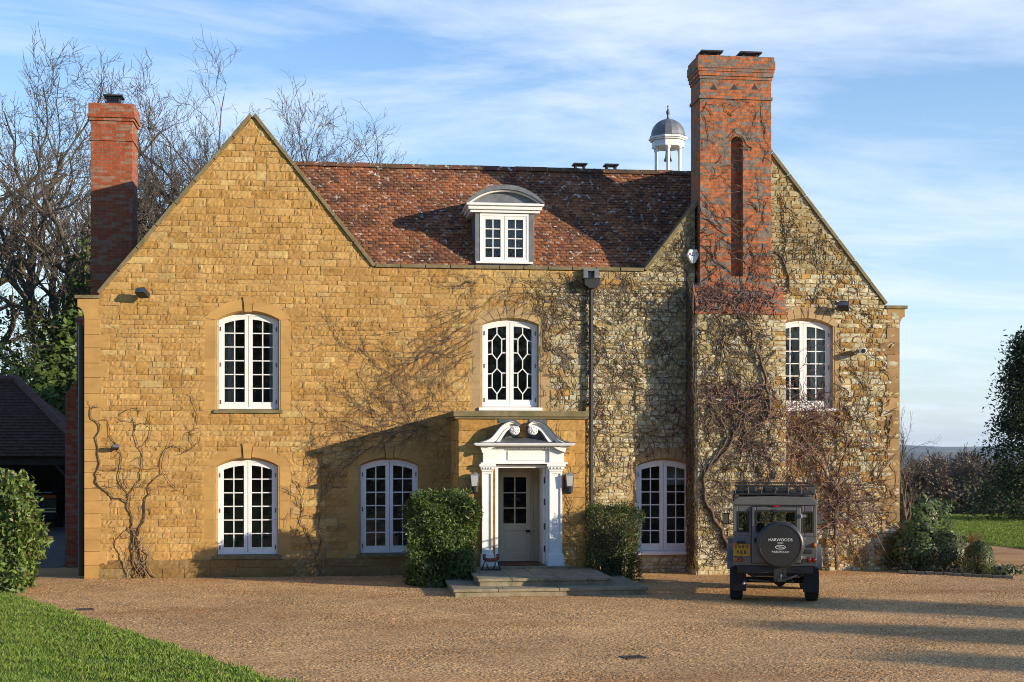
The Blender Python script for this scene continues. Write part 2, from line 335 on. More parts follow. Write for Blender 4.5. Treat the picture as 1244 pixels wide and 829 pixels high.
def courses(mb, sp, z0, z1, y0, hr, lr, prot, rough, pal, cell=0.065, gap=0.012, T=None, rg=None, mi=0, jit=0.0):
    """rough-faced stones laid in courses: every stone its own little hewn face"""
    rg = rg or rng; z = z0
    while z < z1 - 0.03:
        h = rg.uniform(*hr)
        if z + h > z1 - 0.07: h = z1 - z
        zb, zt = z + gap * 0.5, z + h - gap * 0.5
        sb, st, sm = sp(zb), sp(zt), sp((zb + zt) / 2)
        if not (len(sb) == len(st) == len(sm)): sb = st = sm
        for (ab, bb), (at_, bt), (am, bm) in zip(sb, st, sm):
            if abs(ab - at_) > 1.1 * h: ab = at_ = am
            if abs(bb - bt) > 1.1 * h: bb = bt = bm
            L = max(bb - ab, bt - at_)
            if L < 0.04: continue
            cuts = [0.0]; s = 0
            while True:
                l = rg.uniform(*lr) * (1.25 if h > hr[0] * 1.5 else 1)
                if L - s - l < lr[0] * 0.6: break
                s += l; cuts.append(s / L)
            cuts.append(1.0)
            lo_, hi_ = max(ab, at_), min(bb, bt)                        # upright joints; only the outer ends follow the slope
            xs_ = [lerp(am, bm, c) for c in cuts]
            for n_, (f0, f1) in enumerate(zip(xs_[:-1], xs_[1:])):
                first, last = n_ == 0, n_ == len(cuts) - 2
                x0b, x0t = (ab, at_) if first else (f0, f0); x1b, x1t = (bb, bt) if last else (f1, f1)
                if first: x1b, x1t = max(x1b, x0b + .02), max(x1t, x0t + .02)
                if last: x0b, x0t = min(x0b, x1b - .02), min(x0t, x1t - .02)
                x0b += gap / 2; x0t += gap / 2; x1b -= gap / 2; x1t -= gap / 2
                zb, zt = z + gap * .5, z + h - gap * .5
                if jit:
                    zb += rg.uniform(-jit * .2, jit); zt -= rg.uniform(-jit * .2, jit)
                    x0b += rg.uniform(0, jit); x1b -= rg.uniform(0, jit); x0t += rg.uniform(0, jit); x1t -= rg.uniform(0, jit)
                w = max(x1b - x0b, x1t - x0t)
                if w < 0.02: continue
                nx, nz = max(2, int(w / cell)), max(2, int(h / cell))
                us = [0] + [i / nx for i in range(nx + 1)] + [1]; vz = [0] + [i / nz for i in range(nz + 1)] + [1]
                p = rg.uniform(*prot); tx, tz = rg.gauss(0, 0.007), rg.gauss(0, 0.006)
                rr = rough * rg.uniform(0.25, 1.25)
                col = pal((x0b + x1b) / 2, z, rg); vs_ = []
                jt = 0.006 + jit * .35
                for j, v in enumerate(vz):
                    for i, u in enumerate(us):
                        x = lerp(lerp(x0b, x1b, u), lerp(x0t, x1t, u), v); zz = lerp(zb, zt, v)
                        if i in (0, nx + 2) or j in (0, nz + 2): y = 0.03
                        elif i in (1, nx + 1) or j in (1, nz + 1):
                            y = -p * 0.78 + rg.uniform(-jt, jt) * .7
                            x += rg.uniform(-jt, jt); zz += rg.uniform(-jt, jt)
                        else: y = -p + tx * (u - .5) * 2 + tz * (v - .5) * 2 + rg.gauss(0, rr)
                        q = (x, y0 + y, zz)
                        vs_.append(T @ Vector(q) if T is not None else q)
                k = nx + 3
                mb.add(vs_, [(j * k + i, j * k + i + 1, (j + 1) * k + i + 1, (j + 1) * k + i) for j in range(nz + 2) for i in range(nx + 2)], mi, col)
        z += h

def mixc(a, b, t): return tuple(lerp(x, y, t) for x, y in zip(a, b))
def pal_gold(x, z, g):
    c = g.choice([(0.50, 0.295, 0.098), (0.48, 0.28, 0.09), (0.53, 0.33, 0.12), (0.45, 0.255, 0.08), (0.51, 0.31, 0.108)])
    r = g.random()
    if r < 0.05: c = (0.55, 0.38, 0.15)
    elif r < 0.10: c = (0.43, 0.24, 0.068)
    t = max(0, min(1, (x - 2.5) / 4)) * g.random()
    c = mixc(c, (0.48, 0.38, 0.19), t)
    f = g.uniform(0.92, 1.07); return tuple(v * f for v in c)
def pal_rubble(x, z, g):
    c = g.choice([(0.55, 0.47, 0.28), (0.51, 0.42, 0.23), (0.61, 0.54, 0.36), (0.46, 0.37, 0.18), (0.57, 0.50, 0.31), (0.54, 0.50, 0.34)])
    if x > 10.5 and g.random() < 0.45: c = g.choice([(0.44, 0.27, 0.085), (0.36, 0.21, 0.07), (0.55, 0.50, 0.34)])
    if z > 7.3: c = mixc(c, (0.30, 0.235, 0.11), 0.55)
    f = g.uniform(0.8, 1.15); return tuple(v * f for v in c)

# ------------------------------------------------------------------ windows
def arch_z(x, hw, zs, zt):
    rise = zt - zs; rad = (hw * hw + rise * rise) / (2 * rise)
    return zt - rad + math.sqrt(max(0, rad * rad - x * x))
def bar(mb, p, q, w, y0, y1):
    d = Vector((q[0] - p[0], q[1] - p[1])); n = Vector((-d.y, d.x)).normalized() * w / 2
    mb.prism([(p[0] + n.x, p[1] + n.y), (q[0] + n.x, q[1] + n.y), (q[0] - n.x, q[1] - n.y), (p[0] - n.x, p[1] - n.y)], y0, y1)
def top_strip(mb, xa, xb, fa, fb, y0, y1, n=8):
    """a rail between two curves fa and fb over x"""
    pts = [(lerp(xa, xb, i / n), fb(lerp(xa, xb, i / n))) for i in range(n + 1)] + [(lerp(xb, xa, i / n), fa(lerp(xb, xa, i / n))) for i in range(n + 1)]
    mb.prism(pts, y0, y1)
def leaf_frames(mb, gl, hw, z0, topf, stile, rail, rows, cols, y0, y1, style='grid', barw=0.026):
    for s in (-1, 1):
        xa, xb = (0.006, hw - 0.05) if s > 0 else (-hw + 0.05, -0.006)
        tf = lambda x: topf(x) - 0.055
        inn, outs = (0.085, stile)
        la, lb = (xa + inn, xb - outs) if s > 0 else (xa + outs, xb - inn)
        for (p, q) in ((xa, la), (lb, xb)):
            mb.prism([(p, z0 + 0.045), (q, z0 + 0.045), (q, tf(q)), (p, tf(p))], y0, y1)
        mb.prism([(la, z0 + 0.045), (lb, z0 + 0.045), (lb, z0 + 0.045 + rail), (la, z0 + 0.045 + rail)], y0, y1)
        top_strip(mb, la, lb, lambda x: tf(x) - 0.085, tf, y0, y1)
        zb = z0 + 0.045 + rail; gt = lambda x: tf(x) - 0.085
        # glass
        n = 6; xs = [lerp(la, lb, i / n) for i in range(n + 1)]; ym = (y0 + y1) / 2
        gl.add([(x, ym, zb) for x in xs] + [(x, ym, gt(x)) for x in xs], [(i, i + 1, n + 2 + i, n + 1 + i) for i in range(n)])
        ya, yb = y0 + 0.012, ym - 0.003; zm = max(gt(la), gt(lb)); H = min(gt(la), gt(lb)) - zb
        if style == 'grid':
            for i in range(1, cols):
                x = lerp(la, lb, i / cols); mb.box(x - barw / 2, x + barw / 2, ya, yb, zb, gt(x))
            for j in range(1, rows):
                z = zb + (zm - zb) * j / rows
                if z < min(gt(la), gt(lb)): mb.box(la, lb, ya + .002, yb - .001, z - barw / 2, z + barw / 2)
        else:
            Wd = lb - la
            P = lambda u, v: (la + Wd * u, zb + (gt(la + Wd * u) - zb) * (1 - v))
            for a in ((.5, .09, .17, .36, .45), (.5, .57, .635, .83, .92)):
                c, t0, t1, t2, t3 = a
                hexa = [(c, t0), (.24, t1), (.24, t2), (c, t3), (.76, t2), (.76, t1)]
                for i in range(6): bar(mb, P(*hexa[i]), P(*hexa[(i + 1) % 6]), barw, ya, yb)
                for v in (t1, t2):
                    bar(mb, P(0, v), P(.24, v), barw, ya, yb); bar(mb, P(.76, v), P(1, v), barw, ya, yb)
            for v0, v1 in ((0, .09), (.45, .57), (.92, 1)): bar(mb, P(.5, v0), P(.5, v1), barw, ya, yb)

def make_window(pl, pr, ysill, yspring, ycrown, rows, style='grid', surround='ashlar', label=None, curtain=(), y=0.0, recess=0.11, jamb=0.33):
    """everything of one casement window from its frame's pixels on the wall plane y"""
    xl, xr = ax(pl, y), ax(pr, y); xc, hw = (xl + xr) / 2, (xr - xl) / 2; pm = (pl + pr) / 2
    z0, zs, zt = at(pm, ysill, y)[1], at(pm, yspring, y)[1], at(pm, ycrown, y)[1]
    T = Matrix.Translation((xc, y + recess, 0))
    fr, gl = MB(), MB()
    topf = lambda x: arch_z(x, hw, zs, zt)
    # outer frame
    for s in (-1, 1):
        a, b = (hw - 0.05, hw) if s > 0 else (-hw, -hw + 0.05)
        fr.prism([(a, z0), (b, z0), (b, topf(b)), (a, topf(a))], 0.0, 0.10)
    fr.box(-hw + .05, hw - .05, 0, .10, z0, z0 + 0.045)
    top_strip(fr, -hw + .05, hw - .05, lambda x: topf(x) - 0.055, topf, 0.0, 0.10, 14)
    leaf_frames(fr, gl, hw, z0, topf, 0.085, 0.12, rows, 2, 0.012, 0.062, style)
    w = fr.build('casement_window', m_white, HOUSE, M=T, bevel=0.004)
    if label: w['label'] = label
    gl.build('pane', m_glass, w)
    for s in (-1, 1):
        for t in (.08, .5, .9):
            hg = MB(); z = lerp(z0, zs, t); hg.box(s * (hw - 0.05) - .012, s * (hw - 0.05) + .012, -0.012, 0.0, z - .05, z + .05); hg.build('hinge', m_lead_dark, w)
    # stone surround
    sb = MB(); g = random.Random(int(pl)); sp = 0.06; yo, yi = -recess - 0.012, 0.0
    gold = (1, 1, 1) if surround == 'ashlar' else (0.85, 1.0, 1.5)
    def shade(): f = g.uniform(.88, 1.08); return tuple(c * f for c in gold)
    z = z0 - 0.02; k = 0
    while z < zs - 0.02:
        h = min(g.uniform(.30, .46), zs - z) if zs - z > .5 else zs - z
        for s in (-1, 1):
            o = hw + jamb + (0.10 if (k % 2) else 0.0) + g.uniform(-.02, .02); o = o if surround == 'ashlar' else o - .08
            pts = [(s * o, yo + g.uniform(0, .004)), (s * (hw + sp), yo), (s * (hw + 0.004), yi), (s * (hw + .004), .2), (s * o, .2)]
            sb.prism([(p[0], p[1]) for p in pts] if s > 0 else pts[::-1], z + .003, z + h - .003, 'z', 0, shade())
        z += h; k += 1
    # arch stones
    hw1 = hw + sp; zt1 = zt + sp; hw2 = hw + jamb; cr = zt + 0.33
    nst = [0, .44, .56, 1] if surround == 'ashlar' else [i / 9 for i in range(10)]
    def pt(t, which):
        if which == 0: x = lerp(-hw, hw, t); return x, arch_z(x, hw, zs, zt) + 0.004
        if which == 1: x = lerp(-hw1, hw1, t); return x, arch_z(x, hw1, zs, zt1)
        x = lerp(-hw2, hw2, t); return x, arch_z(x, hw2, zs + 0.02, cr)
    for a, b in zip(nst[:-1], nst[1:]):
        key = surround == 'ashlar' and a > .4 and b < .6
        n = 8 if b - a > .2 else 3; d = 0.004; yk = yo - (0.035 if key else g.uniform(0, .008))
        ts = [lerp(a + d, b - d, i / n) for i in range(n + 1)]; vs_ = []
        for t in ts:
            i0, i1, i2 = pt(t, 0), pt(t, 1), pt(t, 2)
            if key: i1 = (i1[0], i1[1] - .03); i2 = (i2[0], i2[1] + .05)
            vs_ += [(i0[0], .2, i0[1]), (i0[0], yi, i0[1]), (i1[0], yk, i1[1]), (i2[0], yk, i2[1]), (i2[0], .2, i2[1])]
        fs = [(i * 5 + j, i * 5 + (j + 1) % 5, (i + 1) * 5 + (j + 1) % 5, (i + 1) * 5 + j) for i in range(n) for j in range(5)] + [(0, 1, 2, 3, 4), tuple(n * 5 + j for j in (4, 3, 2, 1, 0))]
        sb.add(vs_, fs, 0, shade())
    sb.build('stone_surround', m_ashlar, w)
    si = MB(); si.prism([(yo - .05, z0 - .10), (yo - .05, z0 - .03), (0.0, z0 - .004), (.12, z0 - .004), (.12, z0 - .10)], -hw - .1, hw + .1, 'x')
    si.build('window_sill', m_coping if surround == 'ashlar' else m_white, w)
    for (ua, ub, yy, za) in curtain:                       # hanging cloth inside
        cu = MB(); xa, xb = lerp(-hw, hw, ua), lerp(-hw, hw, ub); n = max(8, int((xb - xa) * 60)); zz = lerp(z0, zt, za)
        vs_ = []
        for i in range(n + 1):
            x = lerp(xa, xb, i / n); o = yy + 0.03 * math.sin(i * 1.3)
            vs_ += [(x, o, zz), (x, o, zt + .1)]
        cu.add(vs_, [(2 * i, 2 * i + 2, 2 * i + 3, 2 * i + 1) for i in range(n)]); cu.build('curtain', m_curtain, w, smooth=True)
    h = (xc, hw + jamb - 0.03, z0 - 0.10, zs, cr - 0.01); HOLES.append(h); CORE_HALF[h] = hw + 0.02
    ROOMS = MB(); ROOMS.add([(xc - hw - 0.3, y + .2, z0 - .3), (xc + hw + .3, y + .2, z0 - .3), (xc + hw + .3, y + .2, zt + .3), (xc - hw - .3, y + .2, zt + .3),
               (xc - hw - 0.3, y + 2.2, z0 - .3), (xc + hw + .3, y + 2.2, z0 - .3), (xc + hw + .3, y + 2.2, zt + .3), (xc - hw - .3, y + 2.2, zt + .3)],
              [(4, 5, 6, 7), (0, 4, 7, 3), (1, 2, 6, 5), (0, 1, 5, 4), (3, 7, 6, 2)])
    ROOMS.v = [(v[0] - xc, v[1] - y - recess, v[2]) for v in ROOMS.v]; ROOMS.build('dim_interior', m_room, w)
    return w
make_window(265, 338, 497, 389, 380.5, 6, curtain=((0.10, .24, .3, 0), (.84, .93, .3, 0)), label='upper arched casement window in dressed stone on the left gable')
make_window(264, 337, 674, 567, 558.5, 6, label='lower arched casement window in dressed stone on the left gable')
make_window(438, 508, 672, 566, 558.5, 6, label='arched casement window in the porch shadow')
make_window(586.5, 653.5, 494, 395, 389, 6, style='lattice', surround='rubble', label='casement window with hexagonal lattice bars above the porch')
make_window(774, 840, 669, 566.5, 559.5, 6, surround='rubble', curtain=((.55, .95, .35, .72),), label='arched casement window behind the dark hedge', jamb=0.24)
make_window(944, 1011, 495, 397, 389.5, 6, surround='rubble', curtain=((.05, .95, .3, .80), (.72, .95, .34, .05)), label='arched casement window beside the chimney breast', jamb=0.22)

# ------------------------------------------------------------------ the front wall, stone by stone
PX0, PX1 = ax(557, -2), ax(711, -2); ZPO = at(630, 505, -2)[1]
BRX0, BRX1 = ax(847, -0.8), ax(955, -0.8)
HOLES.append(((PX0 + PX1) / 2, (PX1 - PX0) / 2 - 0.1, -1, ZPO - 0.3, ZPO - 0.1))
HOLES.append(((BRX0 + BRX1) / 2, (BRX1 - BRX0) / 2 - 0.15, -1, 9.2, 9.25))
fw = MB()
split_cache = {}
def split_x(z):
    k = round(z / 0.22)
    if k not in split_cache: split_cache[k] = (ax(668) if z < 6.95 else ax(775)) + rng.uniform(-.5, .5)
    return split_cache[k]
def clip(sp, a, b): return [(max(p, a), min(q, b)) for p, q in sp if min(q, b) - max(p, a) > 0.03]
sp_gold = lambda z: clip(spans(z), -99, split_x(z))
sp_rub = lambda z: clip(spans(z), split_x(z), 99)
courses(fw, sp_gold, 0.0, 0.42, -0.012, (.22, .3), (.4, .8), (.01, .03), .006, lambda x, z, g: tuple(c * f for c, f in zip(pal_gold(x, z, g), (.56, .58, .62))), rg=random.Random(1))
courses(fw, sp_gold, 0.42, 7.0, 0.0, (.085, .20), (.18, .48), (.012, .027), .0047, pal_gold, cell=.045, gap=.010, jit=.004, rg=random.Random(2))
courses(fw, sp_gold, 7.0, 10.8, 0.0, (.11, .22), (.2, .46), (.012, .028), .0047, pal_gold, cell=.045, gap=.010, jit=.004, rg=random.Random(3))
courses(fw, sp_rub, 0.0, 7.34, 0.0, (.07, .155), (.10, .30), (.012, .042), .009, pal_rubble, rg=random.Random(4), gap=.012, mi=1, jit=.016)
courses(fw, sp_rub, 7.34, 10.8, 0.0, (.07, .15), (.10, .28), (.012, .04), .009, pal_rubble, rg=random.Random(5), gap=.012, mi=1, jit=.016)
zz = sorted({round(i * 0.05, 3) for i in range(218)})
for za, zb in zip(zz[:-1], zz[1:]):
    sa, sb_ = spans(za + .001, True), spans(zb - .001, True)
    if len(sa) != len(sb_): sa = sb_ = spans((za + zb) / 2, True)
    for (a, b), (c, d) in zip(sa, sb_):
        ym_ = -.004
        fw.add([(a, ym_, za), (b, ym_, za), (d, ym_, zb), (c, ym_, zb)], [(0, 1, 2, 3)], 2, (1, 1, 1))
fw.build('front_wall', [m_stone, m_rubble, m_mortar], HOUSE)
# dressed quoins at both ends and the kneelers
q = MB(); qr = MB(); g = random.Random(9); z = 0; k = 0
while z < 5.75:
    h = g.uniform(.26, .38); f = g.uniform(.9, 1.06); w_ = (.36, .54)[k % 2] + g.uniform(-.03, .03)
    q.box(XL - .01, XL + w_, -.022 - g.uniform(0, .004), .3, z + .004, z + h - .004, 0, (f, f, f))
    if k % 2 or True:
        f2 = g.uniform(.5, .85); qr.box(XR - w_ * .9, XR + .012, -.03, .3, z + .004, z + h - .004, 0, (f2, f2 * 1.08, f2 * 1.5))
    z += h; k += 1
def kneeler(xw, xk, s, q):
    p = [(xw + s * .32, z), (xw, z)]
    p += [(xw + (xk - xw) * (1 - math.cos(t * math.pi / 2)), z + .28 * math.sin(t * math.pi / 2)) for t in (.2, .4, .6, .8, 1)]
    p += [(xk, ZK - .07), (xw + s * .32, ZK - .07)]
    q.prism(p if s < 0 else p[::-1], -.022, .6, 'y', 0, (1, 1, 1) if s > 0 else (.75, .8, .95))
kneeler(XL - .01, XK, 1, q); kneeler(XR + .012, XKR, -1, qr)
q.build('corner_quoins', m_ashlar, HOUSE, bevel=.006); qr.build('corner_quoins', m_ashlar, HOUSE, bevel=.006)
cp = MB()
def coping(p, qn, th=0.085, over=0.05):
    d = Vector((qn[0] - p[0], qn[1] - p[1])); n = Vector((-d.y, d.x)).normalized()
    if n.y < 0: n = -n
    cp.prism([p, qn, (qn[0] + n.x * th, qn[1] + n.y * th), (p[0] + n.x * th, p[1] + n.y * th)], -.06 - rng.uniform(0, .01), .42)
def split_run(p, qn, n):
    for i in range(n):
        a, b = i / n + .0015, (i + 1) / n - .0015
        coping((lerp(p[0], qn[0], a), lerp(p[1], qn[1], a)), (lerp(p[0], qn[0], b), lerp(p[1], qn[1], b)))
split_run(P_LG[0], P_LG[1], 8); split_run(P_LG[1], P_LG[2], 6); split_run((P_LG[2][0] + .06, ZP), (P_RG[0][0] - .06, ZP), 11)
split_run(P_RG[0], P_RG[1], 6); split_run(P_RG[1], P_RG[2], 8)
cp.box(XK - .06, P_LG[0][0] - .01, -.06, .6, ZK - .07, ZK + .01); cp.box(P_RG[2][0] + .01, XKR + .06, -.065, .6, ZK - .07, ZK + .01)
cp.build('gable_coping', m_coping, HOUSE, bevel=.01)
# other walls, roofs behind the front
bw = MB()
bw.box(XL, XL + .35, .32, 10, 0, ZK - .1); bw.box(XR - .35, XR, .32, 10, 0, ZK - .1); bw.box(XL + .36, XR - .36, 9.7, 10, 0, 7.0)
bw.build('side_wall', m_brick_l, HOUSE)

def tile_roof(name, O, U, V, ulen, vlen, keep, parent, seed=1, gauge=.105, tw=.168):
    """clay tiles one by one on the plane O + uU + vV"""
    g = random.Random(seed); O, U, V = Vector(O), Vector(U).normalized(), Vector(V).normalized(); Nn = U.cross(V)
    if Nn.z < 0: Nn = -Nn
    mb = MB(); nv, nu = int(vlen / gauge), int(ulen / tw)
    for j in range(nv):
        sag = g.uniform(-.006, .006)
        for i in range(-1, nu + 1):
            u = (i + .5 * (j % 2)) * tw + g.uniform(-.008, .008); v = j * gauge + sag + g.uniform(-.006, .006)
            if not keep(u, v): continue
            lift = .022 + g.uniform(0, .012); tl = g.uniform(-.006, .006)
            c = g.choice([(.32, .122, .052), (.29, .11, .048), (.35, .14, .06), (.26, .10, .047), (.23, .09, .045), (.37, .155, .068)])
            r = g.random()
            if r < .10: c = (.14, .065, .04)
            elif r < .15: c = (.38, .19, .10)
            f = g.uniform(.9, 1.08); c = tuple(x * f for x in c); vs_ = []
            for s in range(4):
                a = s / 3; uu = u + a * (tw - .006); bow = .012 * (1 - (2 * a - 1) ** 2)
                vs_ += [O + U * uu + V * v + Nn * (lift - .018 + bow), O + U * uu + V * v + Nn * (lift + bow + tl * (a - .5)), O + U * uu + V * (v + gauge * 1.7) + Nn * (.004 + bow * .5)]
            mb.add(vs_, [(3 * s, 3 * s + 3, 3 * s + 4, 3 * s + 1) for s in range(3)] + [(3 * s + 1, 3 * s + 4, 3 * s + 5, 3 * s + 2) for s in range(3)], 0, c)
    o = MB(); o.v = mb.v
    return mb.build(name, m_tile, parent)
YE, ZE, YRG = 0.36, 7.22, 3.0
ZRG = at(600, 205.5, YRG)[1]
X0R, X1R = -1.2, 10.6
vv = Vector((0, YRG - YE, ZRG - ZE))
ug = MB(); ug.add([(X0R, YE, ZE - .02), (X1R, YE, ZE - .02), (X1R, YRG, ZRG - .02), (X0R, YRG, ZRG - .02), (X1R, 2 * YRG - YE, ZE), (X0R, 2 * YRG - YE, ZE)], [(0, 1, 2, 3), (3, 2, 4, 5)])
mainroof = ug.build('main_roof', m_tile_dark, HOUSE)
DORX0, DORX1 = ax(577, .55), ax(649, .55)
tile_roof('tiles', (X0R, YE, ZE), (1, 0, 0), vv, X1R - X0R, vv.length - .06, lambda u, v: True, mainroof, 3)
rt = MB(); x = X0R
while x < X1R:
    l = .42; r_ = .13; n = 8; up = rng.uniform(-.008, .008)
    prof = [(YRG + r_ * math.cos(math.pi * i / n), ZRG - .05 + up + r_ * math.sin(math.pi * i / n)) for i in range(n + 1)]
    rt.prism(prof, x + .008, x + l - .008, 'x', 0, (.16 * rng.uniform(.8, 1.3), .085, .05)); rt.box(x - .01, x + .01, YRG - .115, YRG + .115, ZRG - .06, ZRG + .06, 0, (.4, .36, .3)); x += l
rt.build('ridge_tiles', m_tile, mainroof, smooth=False)
def gable_roof(pa, pb, pc, nm, tiled):
    dz = -.10; mb = MB(); ys = (.30, 10.2)
    a, b, c = [(p[0], p[1] + dz) for p in (pa, pb, pc)]
    a = (b[0] - (b[0] - a[0]) * (b[1] - 6.4) / (b[1] - a[1]), 6.4); c = (b[0] + (c[0] - b[0]) * (b[1] - 6.4) / (b[1] - c[1]), 6.4)
    mb.add([(a[0], ys[0], a[1]), (b[0], ys[0], b[1]), (c[0], ys[0], c[1]), (a[0], ys[1], a[1]), (b[0], ys[1], b[1]), (c[0], ys[1], c[1])], [(0, 1, 4, 3), (1, 2, 5, 4), (3, 4, 5)])
    o = mb.build(nm, m_tile_dark, HOUSE)
    if tiled:
        V = Vector((b[0] - a[0], 0, b[1] - a[1])); tile_roof('tiles', (a[0], .44, a[1] + .015), (0, 1, 0), V, 9, V.length, lambda u, v: v > 1.0, o, 5)
gable_roof(*P_LG, 'left_gable_roof', False); gable_roof(*P_RG, 'right_gable_roof', True)
rr = MB(); rr.prism([(5.5, 6.9), (8.2, 8.2), (9.9, 6.9)], -1.5, 12.0, 'x'); rr.build('rear_roof', m_tile_dark, HOUSE)

# ------------------------------------------------------------------ dormer
YD = .55
dz_b, dz_sill, dz_t, dz_c0, dz_c1, dz_top = [at(612, y_, YD)[1] for y_ in (326, 318.5, 260, 258, 248, 226)]
dm = MB(); xc = (DORX0 + DORX1) / 2; wx0, wx1 = ax(583, YD), ax(642, YD)
dm.box(DORX0, wx0, YD, YD + .12, dz_b - .1, dz_t + .02); dm.box(wx1, DORX1, YD, YD + .12, dz_b - .1, dz_t + .02)
dm.box(wx0, wx1, YD, YD + .12, dz_b - .1, dz_sill)
dm.box(DORX0, DORX0 + .06, YD + .121, YD + 2.4, dz_b - .1, dz_t + .02); dm.box(DORX1 - .06, DORX1, YD + .121, YD + 2.4, dz_b - .1, dz_t + .02)
dm.box(DORX0 + .06, DORX1 - .06, YD + .6, YD + .62, dz_b, dz_t)
dorm = dm.build('dormer', m_lead, HOUSE, bevel=.008); dorm['label'] = 'lead clad dormer with a curved top'
ex0, ex1 = ax(566, YD), ax(660, YD); eh = (ex1 - ex0) / 2; exc = (ex0 + ex1) / 2
cn = MB()
for (o, za, zb) in ((0, dz_c1 - .06, dz_c1), (.05, dz_c0 + .05, dz_c1 - .06), (.10, dz_c0 - .02, dz_c0 + .05)):
    cn.box(ex0 + o, ex1 - o, YD - .16 + o, YD + 2.2, za, zb)
n = 18
def arcp(h, top, x): return arch_z(x, h, dz_c1, top)
pts = [(exc + lerp(-eh + .06, eh - .06, i / n), arch_z(lerp(-eh + .06, eh - .06, i / n), eh - .06, dz_c1 + .002, dz_top - .115)) for i in range(n + 1)]
pin = [(exc + lerp(eh - .115, -eh + .115, i / n), arch_z(lerp(eh - .115, -eh + .115, i / n), eh - .115, dz_c1 + .002, dz_top - .155)) for i in range(n + 1)]
cn.prism(pts + pin, YD - .13, YD + .05)
cn.build('cornice', m_white, dorm, bevel=.006)
tp = MB(); tp.prism([(exc + lerp(-eh + .105, eh - .105, i / n), arch_z(lerp(-eh + .105, eh - .105, i / n), eh - .105, dz_c1 + .002, dz_top - .145)) for i in range(n + 1)], YD - .02, YD + .04)
tp.build('tympanum', m_lead, dorm)
ro = MB()
po = [(exc + lerp(-eh - .02, eh + .02, i / n), arch_z(lerp(-eh - .02, eh + .02, i / n), eh + .02, dz_c1 + .004, dz_top)) for i in range(n + 1)]
pi_ = [(exc + lerp(eh - .06, -eh + .06, i / n), arch_z(lerp(eh - .06, -eh + .06, i / n), eh - .06, dz_c1 + .004, dz_top - .113)) for i in range(n + 1)]
ro.prism(po + pi_, YD - .19, YD + 2.3); ro.build('curved_roof', m_lead, dorm, smooth=False)
fr, gl = MB(), MB(); hw = (wx1 - wx0) / 2; flat = lambda x: dz_t
for s in (-1, 1): fr.box(min(s * hw, s * (hw - .05)), max(s * hw, s * (hw - .05)), 0, .09, dz_sill, dz_t)
fr.box(-hw + .05, hw - .05, 0, .09, dz_sill, dz_sill + .045); fr.box(-hw + .05, hw - .05, 0, .09, dz_t - .055, dz_t)
leaf_frames(fr, gl, hw, dz_sill, flat, .085, .07, 4, 2, .012, .06)
fr.box(-hw - .1, hw + .1, -.07, 0.0, dz_sill - .045, dz_sill + .004)
Td = Matrix.Translation(((wx0 + wx1) / 2, YD - .01, 0))
bl_ = MB(); bl_.box(-hw + .08, hw - .08, .16, .165, dz_sill + .38, dz_t - .05); bl_.build('sky_reflection_panel', mat('grey_sky_reflection', (.30, .33, .37), .8, vary=[(2, .8, 1.15)]), dorm, M=Td)  # grey panel behind the panes, coloured as the sky they reflect
fr.build('window_frame', m_white, dorm, M=Td, bevel=.004); gl.build('pane', m_glass, dorm, M=Td)

# ------------------------------------------------------------------ chimneys
# the big stack on its creeper-covered breast
yb1, yb2, yb3 = -.80, -.62, -.25
z_off1, z_sh0, z_sh1 = at(900, 485, yb1)[1], at(900, 379, yb2)[1], at(900, 347, yb3)[1]
br = MB(); ident = lambda a, b: (lambda z: [(a, b)])
courses(br, ident(BRX0, BRX1), 0, z_off1, yb1, (.07, .155), (.10, .32), (.012, .038), .009, pal_rubble, rg=random.Random(11), gap=.012, jit=.016)
xb20, xb21 = ax(846, yb2), ax(955, yb2)
courses(br, ident(xb20, xb21), z_off1, z_sh0 - .05, yb2, (.07, .155), (.10, .32), (.012, .038), .009, pal_rubble, rg=random.Random(12), gap=.012, jit=.016)
for (xx, ya, za, zb, sd) in ((BRX0, yb1, 0, z_off1, 1), (xb20, yb2, z_off1, z_sh0 - .05, 2)):
    Tm = Matrix(((0, -1, 0, 0), (1, 0, 0, 0), (0, 0, 1, 0), (0, 0, 0, 1)))   # local x -> world y, local -y -> world +x
    Tl = Matrix(((0, 1, 0, xx), (-1, 0, 0, 0), (0, 0, 1, 0), (0, 0, 0, 1)))   # local -y -> world -x
    courses(br, ident(0, -ya), za, zb, 0.0, (.12, .24), (.2, .5), (.01, .03), .008, pal_rubble, T=Tl, rg=random.Random(20 + sd))
br.box(BRX0 + .02, BRX1 - .02, yb1 - .005, .3, 0, z_off1, 1); br.box(xb20 + .02, xb21 - .02, yb2 - .005, .3, z_off1, z_sh0, 1)
BREAST = br.build('chimney_breast', [m_rubble, m_mortar], HOUSE)
sx0, sx1 = ax(850.5, yb3), ax(937, yb3); ysb = .65
z_t, z_c0, z_c1, z_b0 = [at(895, y_, yb3)[1] for y_ in (69, 88, 97, 119)]
zr0, zr1 = at(895, 336, yb3)[1], at(895, 166, yb3)[1]; rx0, rx1 = ax(888, yb3), ax(902.5, yb3)
sk = MB()
sk.box(sx0, rx0, yb3, ysb, z_sh1 - .05, z_c1); sk.box(rx1, sx1, yb3, ysb, z_sh1 - .05, z_c1)
sk.box(rx0, rx1, yb3 + .2, ysb, z_sh1 - .05, z_c1); sk.box(rx0, rx1, yb3, yb3 + .2, z_sh1 - .05, zr0)
ra = (rx1 - rx0) / 2; rc = (rx0 + rx1) / 2; n = 10
sk.prism([(rx0, zr1 - ra), (rx0, z_c1), (rx1, z_c1), (rx1, zr1 - ra)] + [(rc + ra * math.cos(math.pi * i / n), zr1 - ra + ra * math.sin(math.pi * i / n)) for i in range(1, n)], yb3, yb3 + .2)
